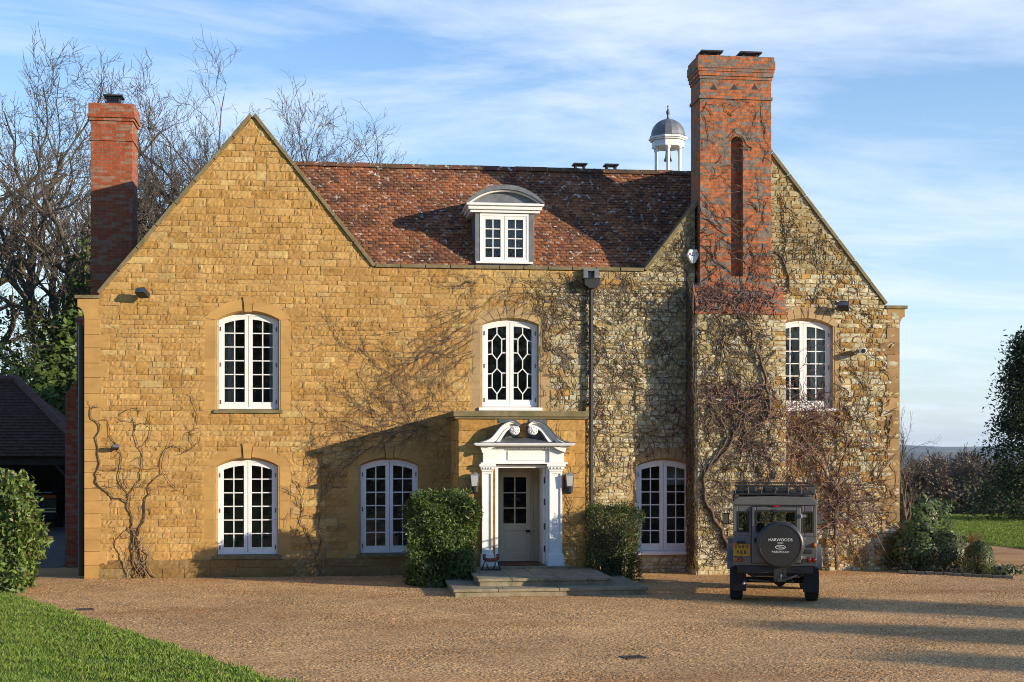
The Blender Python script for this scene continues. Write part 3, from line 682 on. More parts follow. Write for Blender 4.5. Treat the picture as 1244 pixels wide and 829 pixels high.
for (za, zb, o) in ((z_b0 - .04, z_b0 + .035, .03), (z_c1, z_c1 + .075, .02), (z_c1 + .075, z_c0, .045), (z_c0, z_c0 + .075, .065), (z_c0 + .075, z_t - .1, .08), (z_t - .1, z_t, .06)):
    sk.box(sx0 - o, sx1 + o, yb3 - o, ysb + o, za, zb)
# tumbled set-off below the stack
for (za, zb, ya, o) in ((z_sh1 - .02, z_sh1 + .06, yb3 - .05, .05), (z_sh0 - .06, z_sh0 + .01, yb2 - .04, .04)):
    sk.box(xb20 - o if ya < -.4 else sx0 - o, xb21 + o if ya < -.4 else sx1 + o, ya, .2, za, zb)
sk.prism([(yb2, z_sh0 + .01), (yb2, z_sh0 + .08), (yb3 - .05, z_sh1 - .02), (.2, z_sh1 - .02), (.2, z_sh0 + .01)], xb20, xb21, 'x')
STACK = sk.build('chimney_stack', m_brick_r, HOUSE, bevel=.012)
vt = MB()
for px_ in (867, 892, 917):
    x = ax(px_, yb3); zc = at(px_, 106, yb3)[1]; vt.prism([(x - .09, zc - .06), (x + .09, zc - .06), (x, zc + .07)], yb3 - .006, yb3 - .002)
vt.build('vent_holes', m_black, STACK)
def cowl(x, y, z, s, parent, low=False):
    c = MB(); h = .16
    for sx in (-1, 1):
        for sy in (-1, 1): c.box(x + sx * s * .7 - .02, x + sx * s * .7 + .02, y + sy * s * .7 - .02, y + sy * s * .7 + .02, z, z + h)
    c.box(x - s * 1.15, x + s * 1.15, y - s * 1.15, y + s * 1.15, z + h, z + h + .035)
    c.build('chimney_cowl', m_black, parent)
for px_ in (862, 909): cowl(ax(px_, .2), .2, z_t, .24, STACK)
# red brick stack by the left gable
yl = 3.3; lx0, lx1 = ax(110, yl), ax(161, yl)
lz = {y_: at(135, y_, yl)[1] for y_ in (126, 139, 147, 170, 358, 470)}
lk = MB(); lk.box(lx0, lx1, yl, yl + .95, 5.0, lz[147]); lk.box(lx0 - .35, lx1, yl + .003, yl + .945, 0, 6.4); lk.box(ax(79, yl), lx1 - .3, yl - .02, yl + 1.2, 0, at(80, 480, yl)[1])
lk.prism([(ax(79, yl), at(80, 480, yl)[1]), (lx0 - .34, at(80, 480, yl)[1]), (lx0 - .34, at(80, 462, yl)[1])], yl - .02, yl + 1.2)
for (za, zb, o) in ((lz[170] - .03, lz[170] + .03, .03), (lz[147], lz[147] + .075, .035), (lz[147] + .075, lz[139], .07), (lz[139], lz[126], .05)): lk.box(lx0 - o, lx1 + o, yl - o, yl + .95 + o, za, zb)
LSTACK = lk.build('brick_chimney', m_brick_l, HOUSE, bevel=.01)
c = MB(); px_ = (lx0 + lx1) / 2
c.box(px_ - .2, px_ + .2, yl + .2, yl + .6, lz[126], lz[126] + .1)
c.box(px_ - .24, px_ + .24, yl + .16, yl + .64, lz[126] + .24, lz[126] + .28)
for i in range(9): c.box(px_ - .2 + .05 * i - .008, px_ - .2 + .05 * i + .008, yl + .2, yl + .22, lz[126] + .1, lz[126] + .24)
c.box(px_ - .15, px_ + .15, yl + .24, yl + .58, lz[126] + .1, lz[126] + .24)
c.build('chimney_cowl', m_black, LSTACK)
# low rear stack peeping over the ridge
yr_ = 5.0; rs = MB(); a, b = ax(690, yr_), ax(762, yr_); zt_ = at(726, 206, yr_)[1]; rs.box(a, b, yr_, yr_ + .8, 8, zt_); rst = rs.build('rear_chimney', m_brick_r, HOUSE)
for px_ in (704, 742): cowl(ax(px_, yr_ + .3), yr_ + .3, zt_, .17, rst)

# ------------------------------------------------------------------ cupola
yc = 8.5; ccx = ax(811.5, yc); zz_ = {y_: at(811, y_, yc)[1] for y_ in (215, 180, 172, 168, 145, 132)}
cu = MB(); s6 = .46
def ngon(r, n=8, off=math.pi / 8): return [(ccx + r * math.cos(off + 2 * math.pi * i / n), yc + r * math.sin(off + 2 * math.pi * i / n)) for i in range(n)]
zb = zz_[215] - .6
cu.prism(ngon(.50), zz_[180], zz_[172], 'z'); cu.prism(ngon(.56), zz_[172], zz_[172] + .045, 'z'); cu.prism(ngon(.60), zz_[172] + .045, zz_[168], 'z')
CUP = cu.build('cupola', m_white, HOUSE, bevel=.005)
k = MB(); k.prism(ngon(.62), zb - 2.6, zb, 'z'); k.build('base', m_white, CUP)
for i in range(6):
    w_ = 2 * math.pi * i / 6 + .3; k = MB(); k.lathe([(.075, zb), (.075, zb + .08), (.055, zb + .1), (.05, zz_[180] - .1), (.075, zz_[180] - .06), (.075, zz_[180])], ccx + .41 * math.cos(w_), yc + .41 * math.sin(w_), 10)
    k.build('column', m_white, CUP, smooth=False)
d = MB(); zt0, zt1 = zz_[168], zz_[145]
d.lathe([(.57, zt0), (.55, zt0 + .05)] + [(.53 * math.cos(t), zt0 + .05 + (zt1 - zt0 - .05) * math.sin(t)) for t in [i * math.pi / 2 / 9 for i in range(9)]] + [(.05, zt1)], ccx, yc, 16)
d.build('dome', m_lead, CUP)
f = MB(); f.lathe([(.06, zt1 - .02), (.025, zt1 + .1), (.05, zt1 + .16), (.065, zt1 + .22), (.03, zt1 + .29), (.012, zt1 + .33), (.03, zt1 + .38), (.005, zt1 + .44)], ccx, yc, 10); f.build('finial', m_lead_dark, CUP, smooth=True)
bl = MB(); zbl = zz_[180] - .28; bl.lathe([(.02, zbl + .2), (.07, zbl + .17), (.09, zbl), (.13, zbl - .1), (.13, zbl - .12)], ccx, yc, 12); bl.tube([(ccx, yc, zbl + .18), (ccx, yc, zz_[180])], .02); bl.build('bell', m_lead_dark, CUP, smooth=True)

# ------------------------------------------------------------------ rainwater pipes
dp = MB(); xp = ax(718, -.12); zh = at(718, 345, -.12)[1]
dp.tube([(xp, -.13, .1), (xp, -.13, zh - .15)], .052, 10)
for z in (1.2, 2.6, 4.1, 5.6): dp.tube([(xp, -.13, z - .04), (xp, -.13, z + .04)], .064, 10); dp.box(xp - .09, xp + .09, -.1, 0.0, z - .02, z + .02)
DP = dp.build('drainpipe', m_black, HOUSE)
hp = MB(); hp.prism([(xp - .07, zh - .12), (xp + .07, zh - .12), (xp + .19, zh - .04), (xp + .19, zh + .1), (xp - .19, zh + .1), (xp - .19, zh - .04)], -.30, -.03); hp.box(xp - .21, xp + .21, -.32, -.02, zh + .1, zh + .125)
HP = hp.build('hopper', m_black, DP, bevel=.006)
hp = MB(); hp.box(xp - .19, xp - .08, -.16, .0, zh + .127, zh + .31); hp.box(xp + .08, xp + .19, -.16, .0, zh + .127, zh + .31); hp.box(xp - .19, xp + .19, -.17, .0, zh + .31, zh + .36); hp.box(xp - .08, xp + .08, -.05, .0, zh + .127, zh + .31); hp.build('lead_chute', m_lead, HP)
sp_ = MB(); xs = XL - .10; sp_.tube([(xs, .3, .05), (xs, .3, 5.6), (xs - .0, .3, 5.9)], .1, 10); sp_.build('drainpipe', m_black, HOUSE)

# ------------------------------------------------------------------ porch
PY = -2.0
po_ = MB()
ox0, ox1 = ax(603, PY), ax(664, PY); zo = at(633, 567, PY)[1]
def porch_sp(z): return [(PX0 + .0, ox0), (ox1, PX1)] if z < zo else [(PX0, PX1)]
pal_porch = lambda x, z, g: tuple(c * f for c, f in zip(pal_gold(0, z, g), (.98, .95, .85)))
courses(po_, porch_sp, 0.0, ZPO - .02, PY, (.2, .33), (.3, .7), (.008, .02), .004, pal_porch, rg=random.Random(31), gap=.008)
Tl = Matrix(((0, 1, 0, PX0), (-1, 0, 0, 0), (0, 0, 1, 0), (0, 0, 0, 1)))
courses(po_, ident(0.02, -PY - .01), 0.0, ZPO - .02, 0.0, (.2, .33), (.3, .7), (.008, .02), .004, pal_porch, T=Tl, rg=random.Random(32))
po_.box(PX0 + .015, ox0, PY + .015, .2, 0, ZPO - .03, 1); po_.box(ox1, PX1 - .003, PY + .015, .2, 0, ZPO - .03, 1); po_.box(ox0, ox1, PY + .015, .2, zo + .02, ZPO - .03, 1)
PORCH = po_.build('porch', [m_stone, m_mortar], HOUSE); PORCH['label'] = 'projecting golden stone porch round the open front door'
pc = MB(); pc.box(PX0 - .13, PX1 + .06, PY - .1, -.02, ZPO - .03, ZPO + .10); pc.box(PX0 - .09, PX1 + .03, PY - .06, -.02, ZPO - .08, ZPO - .03)
pc.build('parapet_coping', m_coping, PORCH, bevel=.015)
YB = -.9; ZT = .37
ve = MB()
ve.box(ox0, ox1, YB, YB + .05, .2, zo + .02)
ve.box(ox0 - .02, ox0, PY + .12, YB, .2, zo + .02); ve.box(ox1, ox1 + .02, PY + .12, YB, .2, zo + .02); ve.box(ox0, ox1, PY + .1, YB, zo, zo + .02)
for (a, b) in ((.5, 1.3), (1.45, 2.35)):
    ve.box(ox1 - .018, ox1 - .001, PY + .30, YB - .12, a, b)
ve.build('vestibule', m_cream, PORCH, bevel=.004)
# inner glazed door
dx0, dx1 = ax(606, YB), ax(644, YB); dz0, dz1 = ZT + .02, at(625, 573.5, YB)[1]
dr = MB(); gz0, gz1 = at(625, 636, YB)[1], at(625, 580, YB)[1]; st = .1; yd0, yd1 = YB - .06, YB - .012
dr.box(dx0, dx0 + st, yd0, yd1, dz0, dz1); dr.box(dx1 - st, dx1, yd0, yd1, dz0, dz1); dr.box(dx0 + st, dx1 - st, yd0, yd1, gz1, dz1); dr.box(dx0 + st, dx1 - st, yd0, yd1, gz0 - .16, gz0)
dr.box(dx0 + st, dx1 - st, yd0, yd1, dz0, dz0 + .2); dr.box(dx0 + st, dx1 - st, yd0 + .02, yd1, dz0 + .2, gz0 - .16); dr.box(dx0 + st + .05, dx1 - st - .05, yd0 + .008, yd0 + .02, dz0 + .26, gz0 - .22)
xm = (dx0 + dx1) / 2; dr.box(xm - .015, xm + .015, yd0, yd1, gz0, gz1)
for t in (1 / 3, 2 / 3): z = lerp(gz0, gz1, t); dr.box(dx0 + st, dx1 - st, yd0 + .002, yd1, z - .014, z + .014)
for s in (dx0 - .05, dx1 + .005): dr.box(s, s + .045, yd0 + .01, yd1 + .01, dz0, dz1 + .05)
FD = dr.build('front_door', m_cream, HOUSE, bevel=.004); FD['label'] = 'cream half glazed inner door'
gp = MB(); gp.box(dx0 + st, dx1 - st, yd1 - .01, yd1, gz0, gz1); gp.build('pane', glass_mat('door_glass', (.05, .06, .06), .8), FD)
kb = MB(); kz = at(640, 645, YB)[1]
for xx in (dx1 - .09, dx1 - .045):
    kb.lathe([(.018, 0), (.018, .03), (.034, .045), (.034, .06), (.02, .075)], 0, 0, 12, M=Matrix.Translation((xx, yd0, kz)) @ Matrix.Rotation(R(90), 4, 'X'))
kb.build('door_knob', m_black, FD, smooth=True)
# outer leaf folded back against the right side
od = MB(); oy0, oy1 = PY + .06, PY + .62; oxr = ox1 - .025
od.box(oxr - .05, oxr, oy0, oy1, ZT + .02, zo - .03)
for (a, b) in ((.5, .95), (1.1, 1.55), (1.7, 2.4)): od.box(oxr - .058, oxr - .05, oy0 + .09, oy1 - .09, a, b)
OD = od.build('outer_door', m_white, HOUSE, bevel=.004)
for y_ in (584, 610, 640, 667): hg = MB(); z = at(661, y_, PY)[1]; hg.box(oxr - .03, oxr + .012, oy0 - .02, oy0 - .002, z - .07, z + .07); hg.build('hinge', m_black, OD)
mt = MB(); mt.box(ox0 + .05, ox1 - .1, PY - .05, YB - .15, ZT + .004, ZT + .03)
tag(mt.build('doormat', mat('coir_mat', (.16, .065, .03), .95, vary=[(20, .7, 1.2)], bump=[(90, .006)]), bevel=.006), 'brown coir mat lying in the open front doorway', 'doormat')

# door surround
ds = MB()
sgx0, sgx1 = ax(583, PY - .2), ax(689, PY - .2)
zP = lambda y_: at(636, y_, PY - .15)[1]
z_ar0, z_ar1, z_fr1, z_co1 = zP(565), zP(562), zP(546), zP(539.5)
ds.box(ax(586, PY), ax(684, PY), PY - .10, PY + .02, z_ar1, z_fr1)                     # frieze
for (a, b) in ((586, 611), (666, 684)): ds.box(ax(a, PY), ax(b, PY), PY - .16, PY - .10, z_ar1, z_fr1)
ds.box(ax(616, PY), ax(661, PY), PY - .125, PY - .10, z_ar1 + .05, z_fr1 - .04)
ds.box(ax(583, PY), ax(688, PY), PY - .20, PY + .02, z_ar0 + .02, z_ar1)                 # architrave moulding
for (o, za, zb) in ((.03, z_fr1, z_fr1 + .05), (.09, z_fr1 + .05, z_fr1 + .075), (.20, z_fr1 + .075, z_co1 - .02), (.24, z_co1 - .02, z_co1 + .012)):
    ds.box(ax(586, PY) - o * .9, ax(684, PY) + o * .9, PY - .14 - o, PY + .02, za, zb)
x = ax(585, PY)
while x < ax(685, PY): ds.box(x, x + .035, PY - .205, PY - .17, z_fr1 + .012, z_fr1 + .048); x += .065
# inner architrave of the opening
ds.box(ox0 - .03, ox0 + .035, PY - .05, PY + .12, ZT, zo + .03); ds.box(ox1 - .02, ox1 + .045, PY - .05, PY + .12, ZT, zo + .03); ds.box(ox0 + .035, ox1 - .02, PY - .05, PY + .12, zo - .03, zo + .04)
DS = ds.build('door_surround', m_white, HOUSE, bevel=.005); DS['label'] = 'white classical door surround with a broken swan neck pediment'
for (a, b) in ((585.5, 598.5), (667.5, 683)):
    p = MB(); xa, xb = ax(a, PY - .12), ax(b, PY - .12); zb0 = at(a, 688.5, PY - .15)[1]; zcap = z_ar0 - .14
    p.box(xa - .04, xb + .04, PY - .20, PY + .02, zb0, zb0 + .19); p.box(xa - .03, xb + .03, PY - .18, PY + .02, zb0 + .19, zb0 + .27)
    p.box(xa - .012, xb + .012, PY - .15, PY + .02, zb0 + .27, zb0 + .3)
    p.box(xa, xb, PY - .10, PY + .02, zb0 + .3, zcap); e = .045
    p.box(xa, xa + e, PY - .13, PY - .10, zb0 + .3, zcap); p.box(xb - e, xb, PY - .13, PY - .10, zb0 + .3, zcap); p.box(xa + e, xb - e, PY - .13, PY - .10, zb0 + .3, zb0 + .38); p.box(xa + e, xb - e, PY - .13, PY - .10, zcap - .06, zcap)
    for (o, za, zb) in ((.015, zcap, zcap + .04), (.035, zcap + .04, zcap + .10), (.065, zcap + .10, z_ar0 + .02)): p.box(xa - o, xb + o, PY - .14 - o * .9, PY + .02, za, zb)
    for i in range(4): xx = lerp(xa + .03, xb - .03, i / 3); p.lathe([(.001, 0), (.022, .004), (.018, .02), (.001, .026)], 0, 0, 8, M=Matrix.Translation((xx, PY - .172, zcap + .07)) @ Matrix.Rotation(R(90), 4, 'X'))
    p.build('pilaster', m_white, DS, bevel=.004)
# swan necks
xcen = ax(636.2, PY - .2); kx = lambda z_: ax(560 + z_ / 8.287, PY - .3) - xcen; kz_ = lambda z_: at(600, 500 + z_ / 8.29, PY - .3)[1]
cl = [(205, 372), (270, 350), (330, 315), (375, 265), (410, 215), (450, 170), (500, 143), (545, 138), (575, 160)]
cl = [(kx(a), kz_(b)) for a, b in cl]
fine = []
for i in range(len(cl) - 1):
    p0, p1, p2, p3 = cl[max(i - 1, 0)], cl[i], cl[i + 1], cl[min(i + 2, len(cl) - 1)]
    for k in range(4):
        t = k / 4
        fine.append(tuple(.5 * ((2 * p1[j]) + (-p0[j] + p2[j]) * t + (2 * p0[j] - 5 * p1[j] + 4 * p2[j] - p3[j]) * t * t + (-p0[j] + 3 * p1[j] - 3 * p2[j] + p3[j]) * t ** 3) for j in (0, 1)))
fine.append(cl[-1])
def band(pts, wa, wb):
    up, dn = [], []
    for i, p in enumerate(pts):
        d_ = Vector(pts[min(i + 1, len(pts) - 1)]) - Vector(pts[max(i - 1, 0)]); d_.normalize(); n_ = Vector((-d_.y, d_.x)); f = i / (len(pts) - 1)
        w = lerp(1.0, .55, f); up.append((p[0] + n_.x * wa * w, p[1] + n_.y * wa * w)); dn.append((p[0] + n_.x * wb * w, p[1] + n_.y * wb * w))
    return up, dn
sw, ld = MB(), MB()
for s in (-1, 1):
    def strip(mb, wa, wb, y0, y1):
        up, dn = band(fine, wa, wb); n = len(up)
        v = [(xcen - s * p[0] * -1 if s < 0 else xcen + p[0] * 1, 0, 0) for p in up]
        P = lambda p, y: (xcen + (p[0] if s < 0 else -p[0]), y, p[1])
        vs_ = []
        for a, b in zip(up, dn): vs_ += [P(a, y0), P(a, y1), P(b, y1), P(b, y0)]
        fs = [(4 * i + j, 4 * i + (j + 1) % 4, 4 * i + 4 + (j + 1) % 4, 4 * i + 4 + j) for i in range(n - 1) for j in range(4)] + [(0, 1, 2, 3), (4 * n - 1, 4 * n - 2, 4 * n - 3, 4 * n - 4)]
        mb.add(vs_, fs)
    strip(sw, .10, -.10, PY - .24, PY - .06); strip(sw, .10, .045, PY - .30, PY - .24); strip(sw, .135, .10, PY - .34, PY - .06); strip(sw, -.03, -.10, PY - .265, PY - .24)
    strip(ld, .155, .137, PY - .36, PY + .02)
    # scroll
    ex, ez = kx(545), kz_(188)
    Ms = Matrix.Translation((xcen + (ex if s < 0 else -ex), PY - .06, ez)) @ Matrix.Rotation(R(90), 4, 'X')
    sw.lathe([(.10, 0), (.115, .19), (.10, .21), (.10, .225), (.085, .235), (.075, .222), (.06, .222), (.05, .24), (.02, .255), (.001, .255)], 0, 0, 22, M=Ms)
    for a in range(6):
        w_ = a * math.pi / 3; sw.lathe([(.001, 0), (.02, .006), (.014, .018), (.001, .022)], 0, 0, 8, M=Ms @ Matrix.Translation((.06 * math.cos(w_), .06 * math.sin(w_), .225)))
sw.build('swan_neck_pediment', m_white, DS, bevel=.003)
ld.box(ax(584, PY) - .17, ax(686, PY) + .17, PY - .36, PY + .0, z_co1 + .013, z_co1 + .035)
ld.prism([(PY - .3, z_co1 + .035), (PY + .0, z_co1 + .035), (PY + .0, z_co1 + .16)], ax(600, PY), ax(672, PY), 'x')
for s in (-1, 1):
    up, dn = band(fine, .15, -.02); P = lambda p: (xcen + (p[0] if s < 0 else -p[0]), p[1])
    base = z_co1 + .03
    pts = [P(p) for p in up] ; ld.prism(pts + [(pts[-1][0], pts[-1][1] - .25), (pts[len(pts) // 2][0], base), (pts[0][0], base)], PY - .05, PY - .004)
    ld.box(min(P(fine[14])[0], P(fine[-1])[0]), max(P(fine[14])[0], P(fine[-1])[0]), PY - .03, PY - .002, fine[-6][1] + .05, fine[-6][1] + .16)
ld.build('lead_flashing', m_lead_dark, DS)

# ------------------------------------------------------------------ stone steps
ST = thing('stone_steps', 'two wide mossy flagstone steps below the front door', 'steps', (4.4, -3.6, 0))
def slab(name, x0, x1, y0, y1, z0, z1, cuts, seed):
    mb = MB(); g = random.Random(seed); xs = sorted([x0, x1] + [lerp(x0, x1, c + g.uniform(-.03, .03)) for c in cuts])
    ys = [y0, lerp(y0, y1, .42), y1]
    for a, b in zip(xs[:-1], xs[1:]):
        for c, d_ in zip(ys[:-1], ys[1:]):
            mb.box(a + .004 - 4.4, b - .004 - 4.4, c + .004 + 3.6, d_ - .004 + 3.6, z1 - .06 - g.uniform(0, .004), z1 + g.uniform(-.003, .003))
    mb.box(x0 + .04 - 4.4, x1 - .04 - 4.4, y0 + .04 + 3.6, y1 + 3.6, z0, z1 - .055)
    return mb.build(name, m_flag, ST, bevel=.012)
slab('lower_step', 2.38, 6.42, -5.2, PY + .0, -.05, .165, (.25, .52, .77), 1)
slab('upper_step', 2.94, 5.8, -4.66, PY - .0, .10, .325, (.22, .42, .62, .83), 2)
th = MB(); th.box(ox0 - .6 - 4.4, ox1 + .5 - 4.4, PY - .3 + 3.6, -.85 + 3.6, .2, ZT); th.build('threshold', m_flag, ST, bevel=.01)

# ------------------------------------------------------------------ ground
m_far = mat('fields_and_woods', (0.052, 0.075, 0.022), 0.95, vary=[(0.01, 0.6, 1.3), (0.8, .85, 1.12)], spots=[(0.004, (0.16, 0.15, 0.07), 0.54, 0.58, 0.8), (0.0022, (0.022, 0.026, 0.014), 0.47, 0.53, 0.95)], bump=[(3, .05)], spec=0.1)
m_lawn = mat('lawn', (0.185, 0.26, 0.045), 0.9, vary=[(0.35, .8, 1.2), (6, .75, 1.25)], spots=[(1.5, (.11, .12, .035), .55, .7, .5)], bump=[(25, .03)], spec=0.15)
def gravel_mat(bumpy=True):
    m = bpy.data.materials.new('gravel'); m.use_nodes = True; t = m.node_tree; N = t.nodes; L = t.links
    p = N['Principled BSDF']; p.inputs['Roughness'].default_value = .9; p.inputs['Specular IOR Level'].default_value = .25
    tc = N.new('ShaderNodeTexCoord')
    hs = None; cols = None
    for sc_, d_ in ((66, .015), (120, .008)):
        v = N.new('ShaderNodeTexVoronoi'); v.inputs['Scale'].default_value = sc_; v.inputs['Randomness'].default_value = 1; L.new(tc.outputs['Object'], v.inputs['Vector'])
        sp = N.new('ShaderNodeSeparateColor'); L.new(v.outputs['Color'], sp.inputs[0])
        cr = N.new('ShaderNodeValToRGB'); e = cr.color_ramp.elements; e[0].position = 0; e[0].color = (0.277, 0.149, 0.0570, 1); e[1].position = 1; e[1].color = (0.825, 0.605, 0.3260, 1)
        for ps, c in ((.3, (0.491, 0.275, 0.1087, 1)), (.6, (0.619, 0.377, 0.1581, 1)), (.85, (0.726, 0.467, 0.2174, 1))):
            q_ = e.new(ps); q_.color = c
        L.new(sp.outputs[0], cr.inputs[0])
        b = N.new('ShaderNodeBump'); b.inputs['Distance'].default_value = d_; b.invert = True; L.new(v.outputs['Distance'], b.inputs['Height'])
        if hs: L.new(hs, b.inputs['Normal'])
        hs = b.outputs['Normal']
        if cols:
            mx = N.new('ShaderNodeMix'); mx.data_type = 'RGBA'; mx.inputs['Factor'].default_value = .5; L.new(cols, mx.inputs['A']); L.new(cr.outputs[0], mx.inputs['B']); cols = mx.outputs['Result']
        else: cols = cr.outputs[0]
    for sc_, lo, hi in ((.25, .82, 1.15), (1.3, .88, 1.12)):
        n = N.new('ShaderNodeTexNoise'); n.inputs['Scale'].default_value = sc_; n.inputs['Detail'].default_value = 5; L.new(tc.outputs['Object'], n.inputs['Vector'])
        mr = N.new('ShaderNodeMapRange'); mr.inputs['From Min'].default_value = .3; mr.inputs['From Max'].default_value = .7; mr.inputs['To Min'].default_value = lo; mr.inputs['To Max'].default_value = hi; L.new(n.outputs['Fac'], mr.inputs['Value'])
        mm = N.new('ShaderNodeMix'); mm.data_type = 'RGBA'; mm.blend_type = 'MULTIPLY'; mm.inputs['Factor'].default_value = 1; L.new(cols, mm.inputs['A']); L.new(mr.outputs[0], mm.inputs['B']); cols = mm.outputs['Result']
    # wheel-worn strips where the redder bed shows through
    mp = N.new('ShaderNodeMapping'); mp.inputs['Scale'].default_value = (.12, .55, 1); mp.inputs['Rotation'].default_value = (0, 0, R(12)); L.new(tc.outputs['Object'], mp.inputs[0])
    n = N.new('ShaderNodeTexNoise'); n.inputs['Scale'].default_value = 1; n.inputs['Detail'].default_value = 4; L.new(mp.outputs[0], n.inputs['Vector'])
    mr = N.new('ShaderNodeMapRange'); mr.inputs['From Min'].default_value = .5; mr.inputs['From Max'].default_value = .68; mr.inputs['To Max'].default_value = .6; L.new(n.outputs['Fac'], mr.inputs['Value'])
    mm = N.new('ShaderNodeMix'); mm.data_type = 'RGBA'; mm.blend_type = 'MULTIPLY'; L.new(mr.outputs[0], mm.inputs['Factor']); L.new(cols, mm.inputs['A']); mm.inputs['B'].default_value = (.72, .58, .44, 1); cols = mm.outputs['Result']
    if not bumpy:
        a = N.new('ShaderNodeVertexColor'); a.layer_name = 'Col'; mm = N.new('ShaderNodeMix'); mm.data_type = 'RGBA'; mm.blend_type = 'MULTIPLY'; mm.inputs['Factor'].default_value = 1; L.new(cols, mm.inputs['A']); L.new(a.outputs['Color'], mm.inputs['B']); cols = mm.outputs['Result']
    L.new(cols, p.inputs['Base Color']); bumpy and L.new(hs, p.inputs['Normal']); return m
m_gravel = gravel_mat(); m_gravel_stones = gravel_mat(False)

def gravel_bed():
    # the loose stones themselves, a few centimetres apart, over the part of the drive near enough to see them
    st = .0175; xs = np.arange(-8.2, 17.5, st); ys = np.arange(-17.2, -.05, st); X, Y = np.meshgrid(xs, ys); g = np.random.default_rng(77)
    n = X.shape; Z = .002 + np.abs(g.normal(0, .0055, n)) * (1 + .4 * np.sin(X * 1.7 + np.sin(Y * 2.1)) * np.sin(Y * 1.3)); X = X + g.uniform(-.4, .4, n) * st; Y = Y + g.uniform(-.4, .4, n) * st
    ids = np.arange(X.size).reshape(n); Fq = np.stack([ids[:-1, :-1], ids[:-1, 1:], ids[1:, 1:], ids[1:, :-1]], -1).reshape(-1, 4)
    cx, cy = X.ravel()[Fq[:, 0]], Y.ravel()[Fq[:, 0]]
    zc = cx * SY + (cy + D) * CY; u = (cx * CY - (cy + D) * SY) / zc; ex, ey = -ld_[1], ld_[0]; s = ((cx - LA[0]) * ex + (cy - LA[1]) * ey) / math.hypot(*ld_)
    if ((-20 - LA[0]) * ex + (-30 - LA[1]) * ey) < 0: s = -s
    k = (np.abs(u) < .375) & (s < .06) & (F * HC / zc < 300) & (cx < 13.5 + (cy < -1.5) * 5); Fq = Fq[k]
    used, inv = np.unique(Fq, return_inverse=True); V = np.c_[X.ravel(), Y.ravel(), Z.ravel()][used]
    tone = np.array([[.42, .38, .36], [.75, .70, .66], [1, 1, 1], [1.18, 1.16, 1.12], [1.45, 1.5, 1.55], [1.2, 1.0, .8]])[g.choice(6, len(V), p=[.16, .2, .26, .18, .1, .1])]
    return fast_mesh('gravel', V, inv.reshape(-1, 4), m_gravel_stones, col=tone)
def terr(x, y):
    r = math.hypot(x, y + D); z = 0.0
    t = max(0, min(1, (y - 28) / 160)); z -= 24 * t * t * (3 - 2 * t)
    if y > 28 and r > 300: z = lerp(z, -40, min(1, (r - 300) / 900))
    if r > 3500:
        a = math.atan2(x, y + D); t = min(1, (r - 3500) / 3500)
        z += t * (70 + 14 * math.sin(a * 9 + 1) + 7 * math.sin(a * 23) + 4 * math.sin(a * 51 + 2))
    if y < 28: z *= 0 if r < 300 else 1
    return z
radii = [0, 8, 16, 24, 32, 40, 48, 56, 62, 68, 76, 86, 100, 120, 150, 200, 280, 400, 600, 900, 1400, 2000, 2800, 3500, 4500, 5500, 7000, 8500]
na = 120; V = []
for r in radii:
    for i in range(na): a = 2 * math.pi * i / na; x, y = r * math.sin(a), -D + r * math.cos(a); V.append((x, y, terr(x, y) - .012))
Fc = [(k * na + i, k * na + (i + 1) % na, (k + 1) * na + (i + 1) % na, (k + 1) * na + i) for k in range(len(radii) - 1) for i in range(na)]
t = MB(); t.add(V, [f[::-1] for f in Fc]); tag(t.build('terrain', m_far, smooth=True), kind='structure')

LA, LB = gr(30, 728), gr(342, 830)
ld_ = (LB[0] - LA[0], LB[1] - LA[1])
LC = (LA[0] - ld_[0] * .25, LA[1] - ld_[1] * .25); LE = (LB[0] + ld_[0] * .7, LB[1] + ld_[1] * .7)
RP = [gr(1176, 659), gr(1205, 663), gr(1250, 668)]
def sheet(name, pts, z, m, kind='structure'):
    mb = MB(); mb.add([(p[0], p[1], z) for p in pts], [tuple(range(len(pts)))]); return tag(mb.build(name, m), kind=kind)
sheet('gravel_drive', [(-14, 12), (-14, -2), LC, LE, (45, -40), (45, 5.2), RP[2], RP[1], RP[0], (17, 14), (15, 24), (14, 24), (14, 11), (-5, 11)], 0.0, m_gravel)
lawn_pts = [LC, LE, (LE[0] - 6, -45), (-40, -45), (-40, LC[1] + 2), (-9, LC[1] + 2)]
sheet('front_lawn', lawn_pts, .012, m_lawn)
sheet('side_lawn', [(45, 5.2), RP[2], RP[1], RP[0], (17, 14), (15.5, 27), (90, 27), (90, 5.2)], .006, m_lawn)

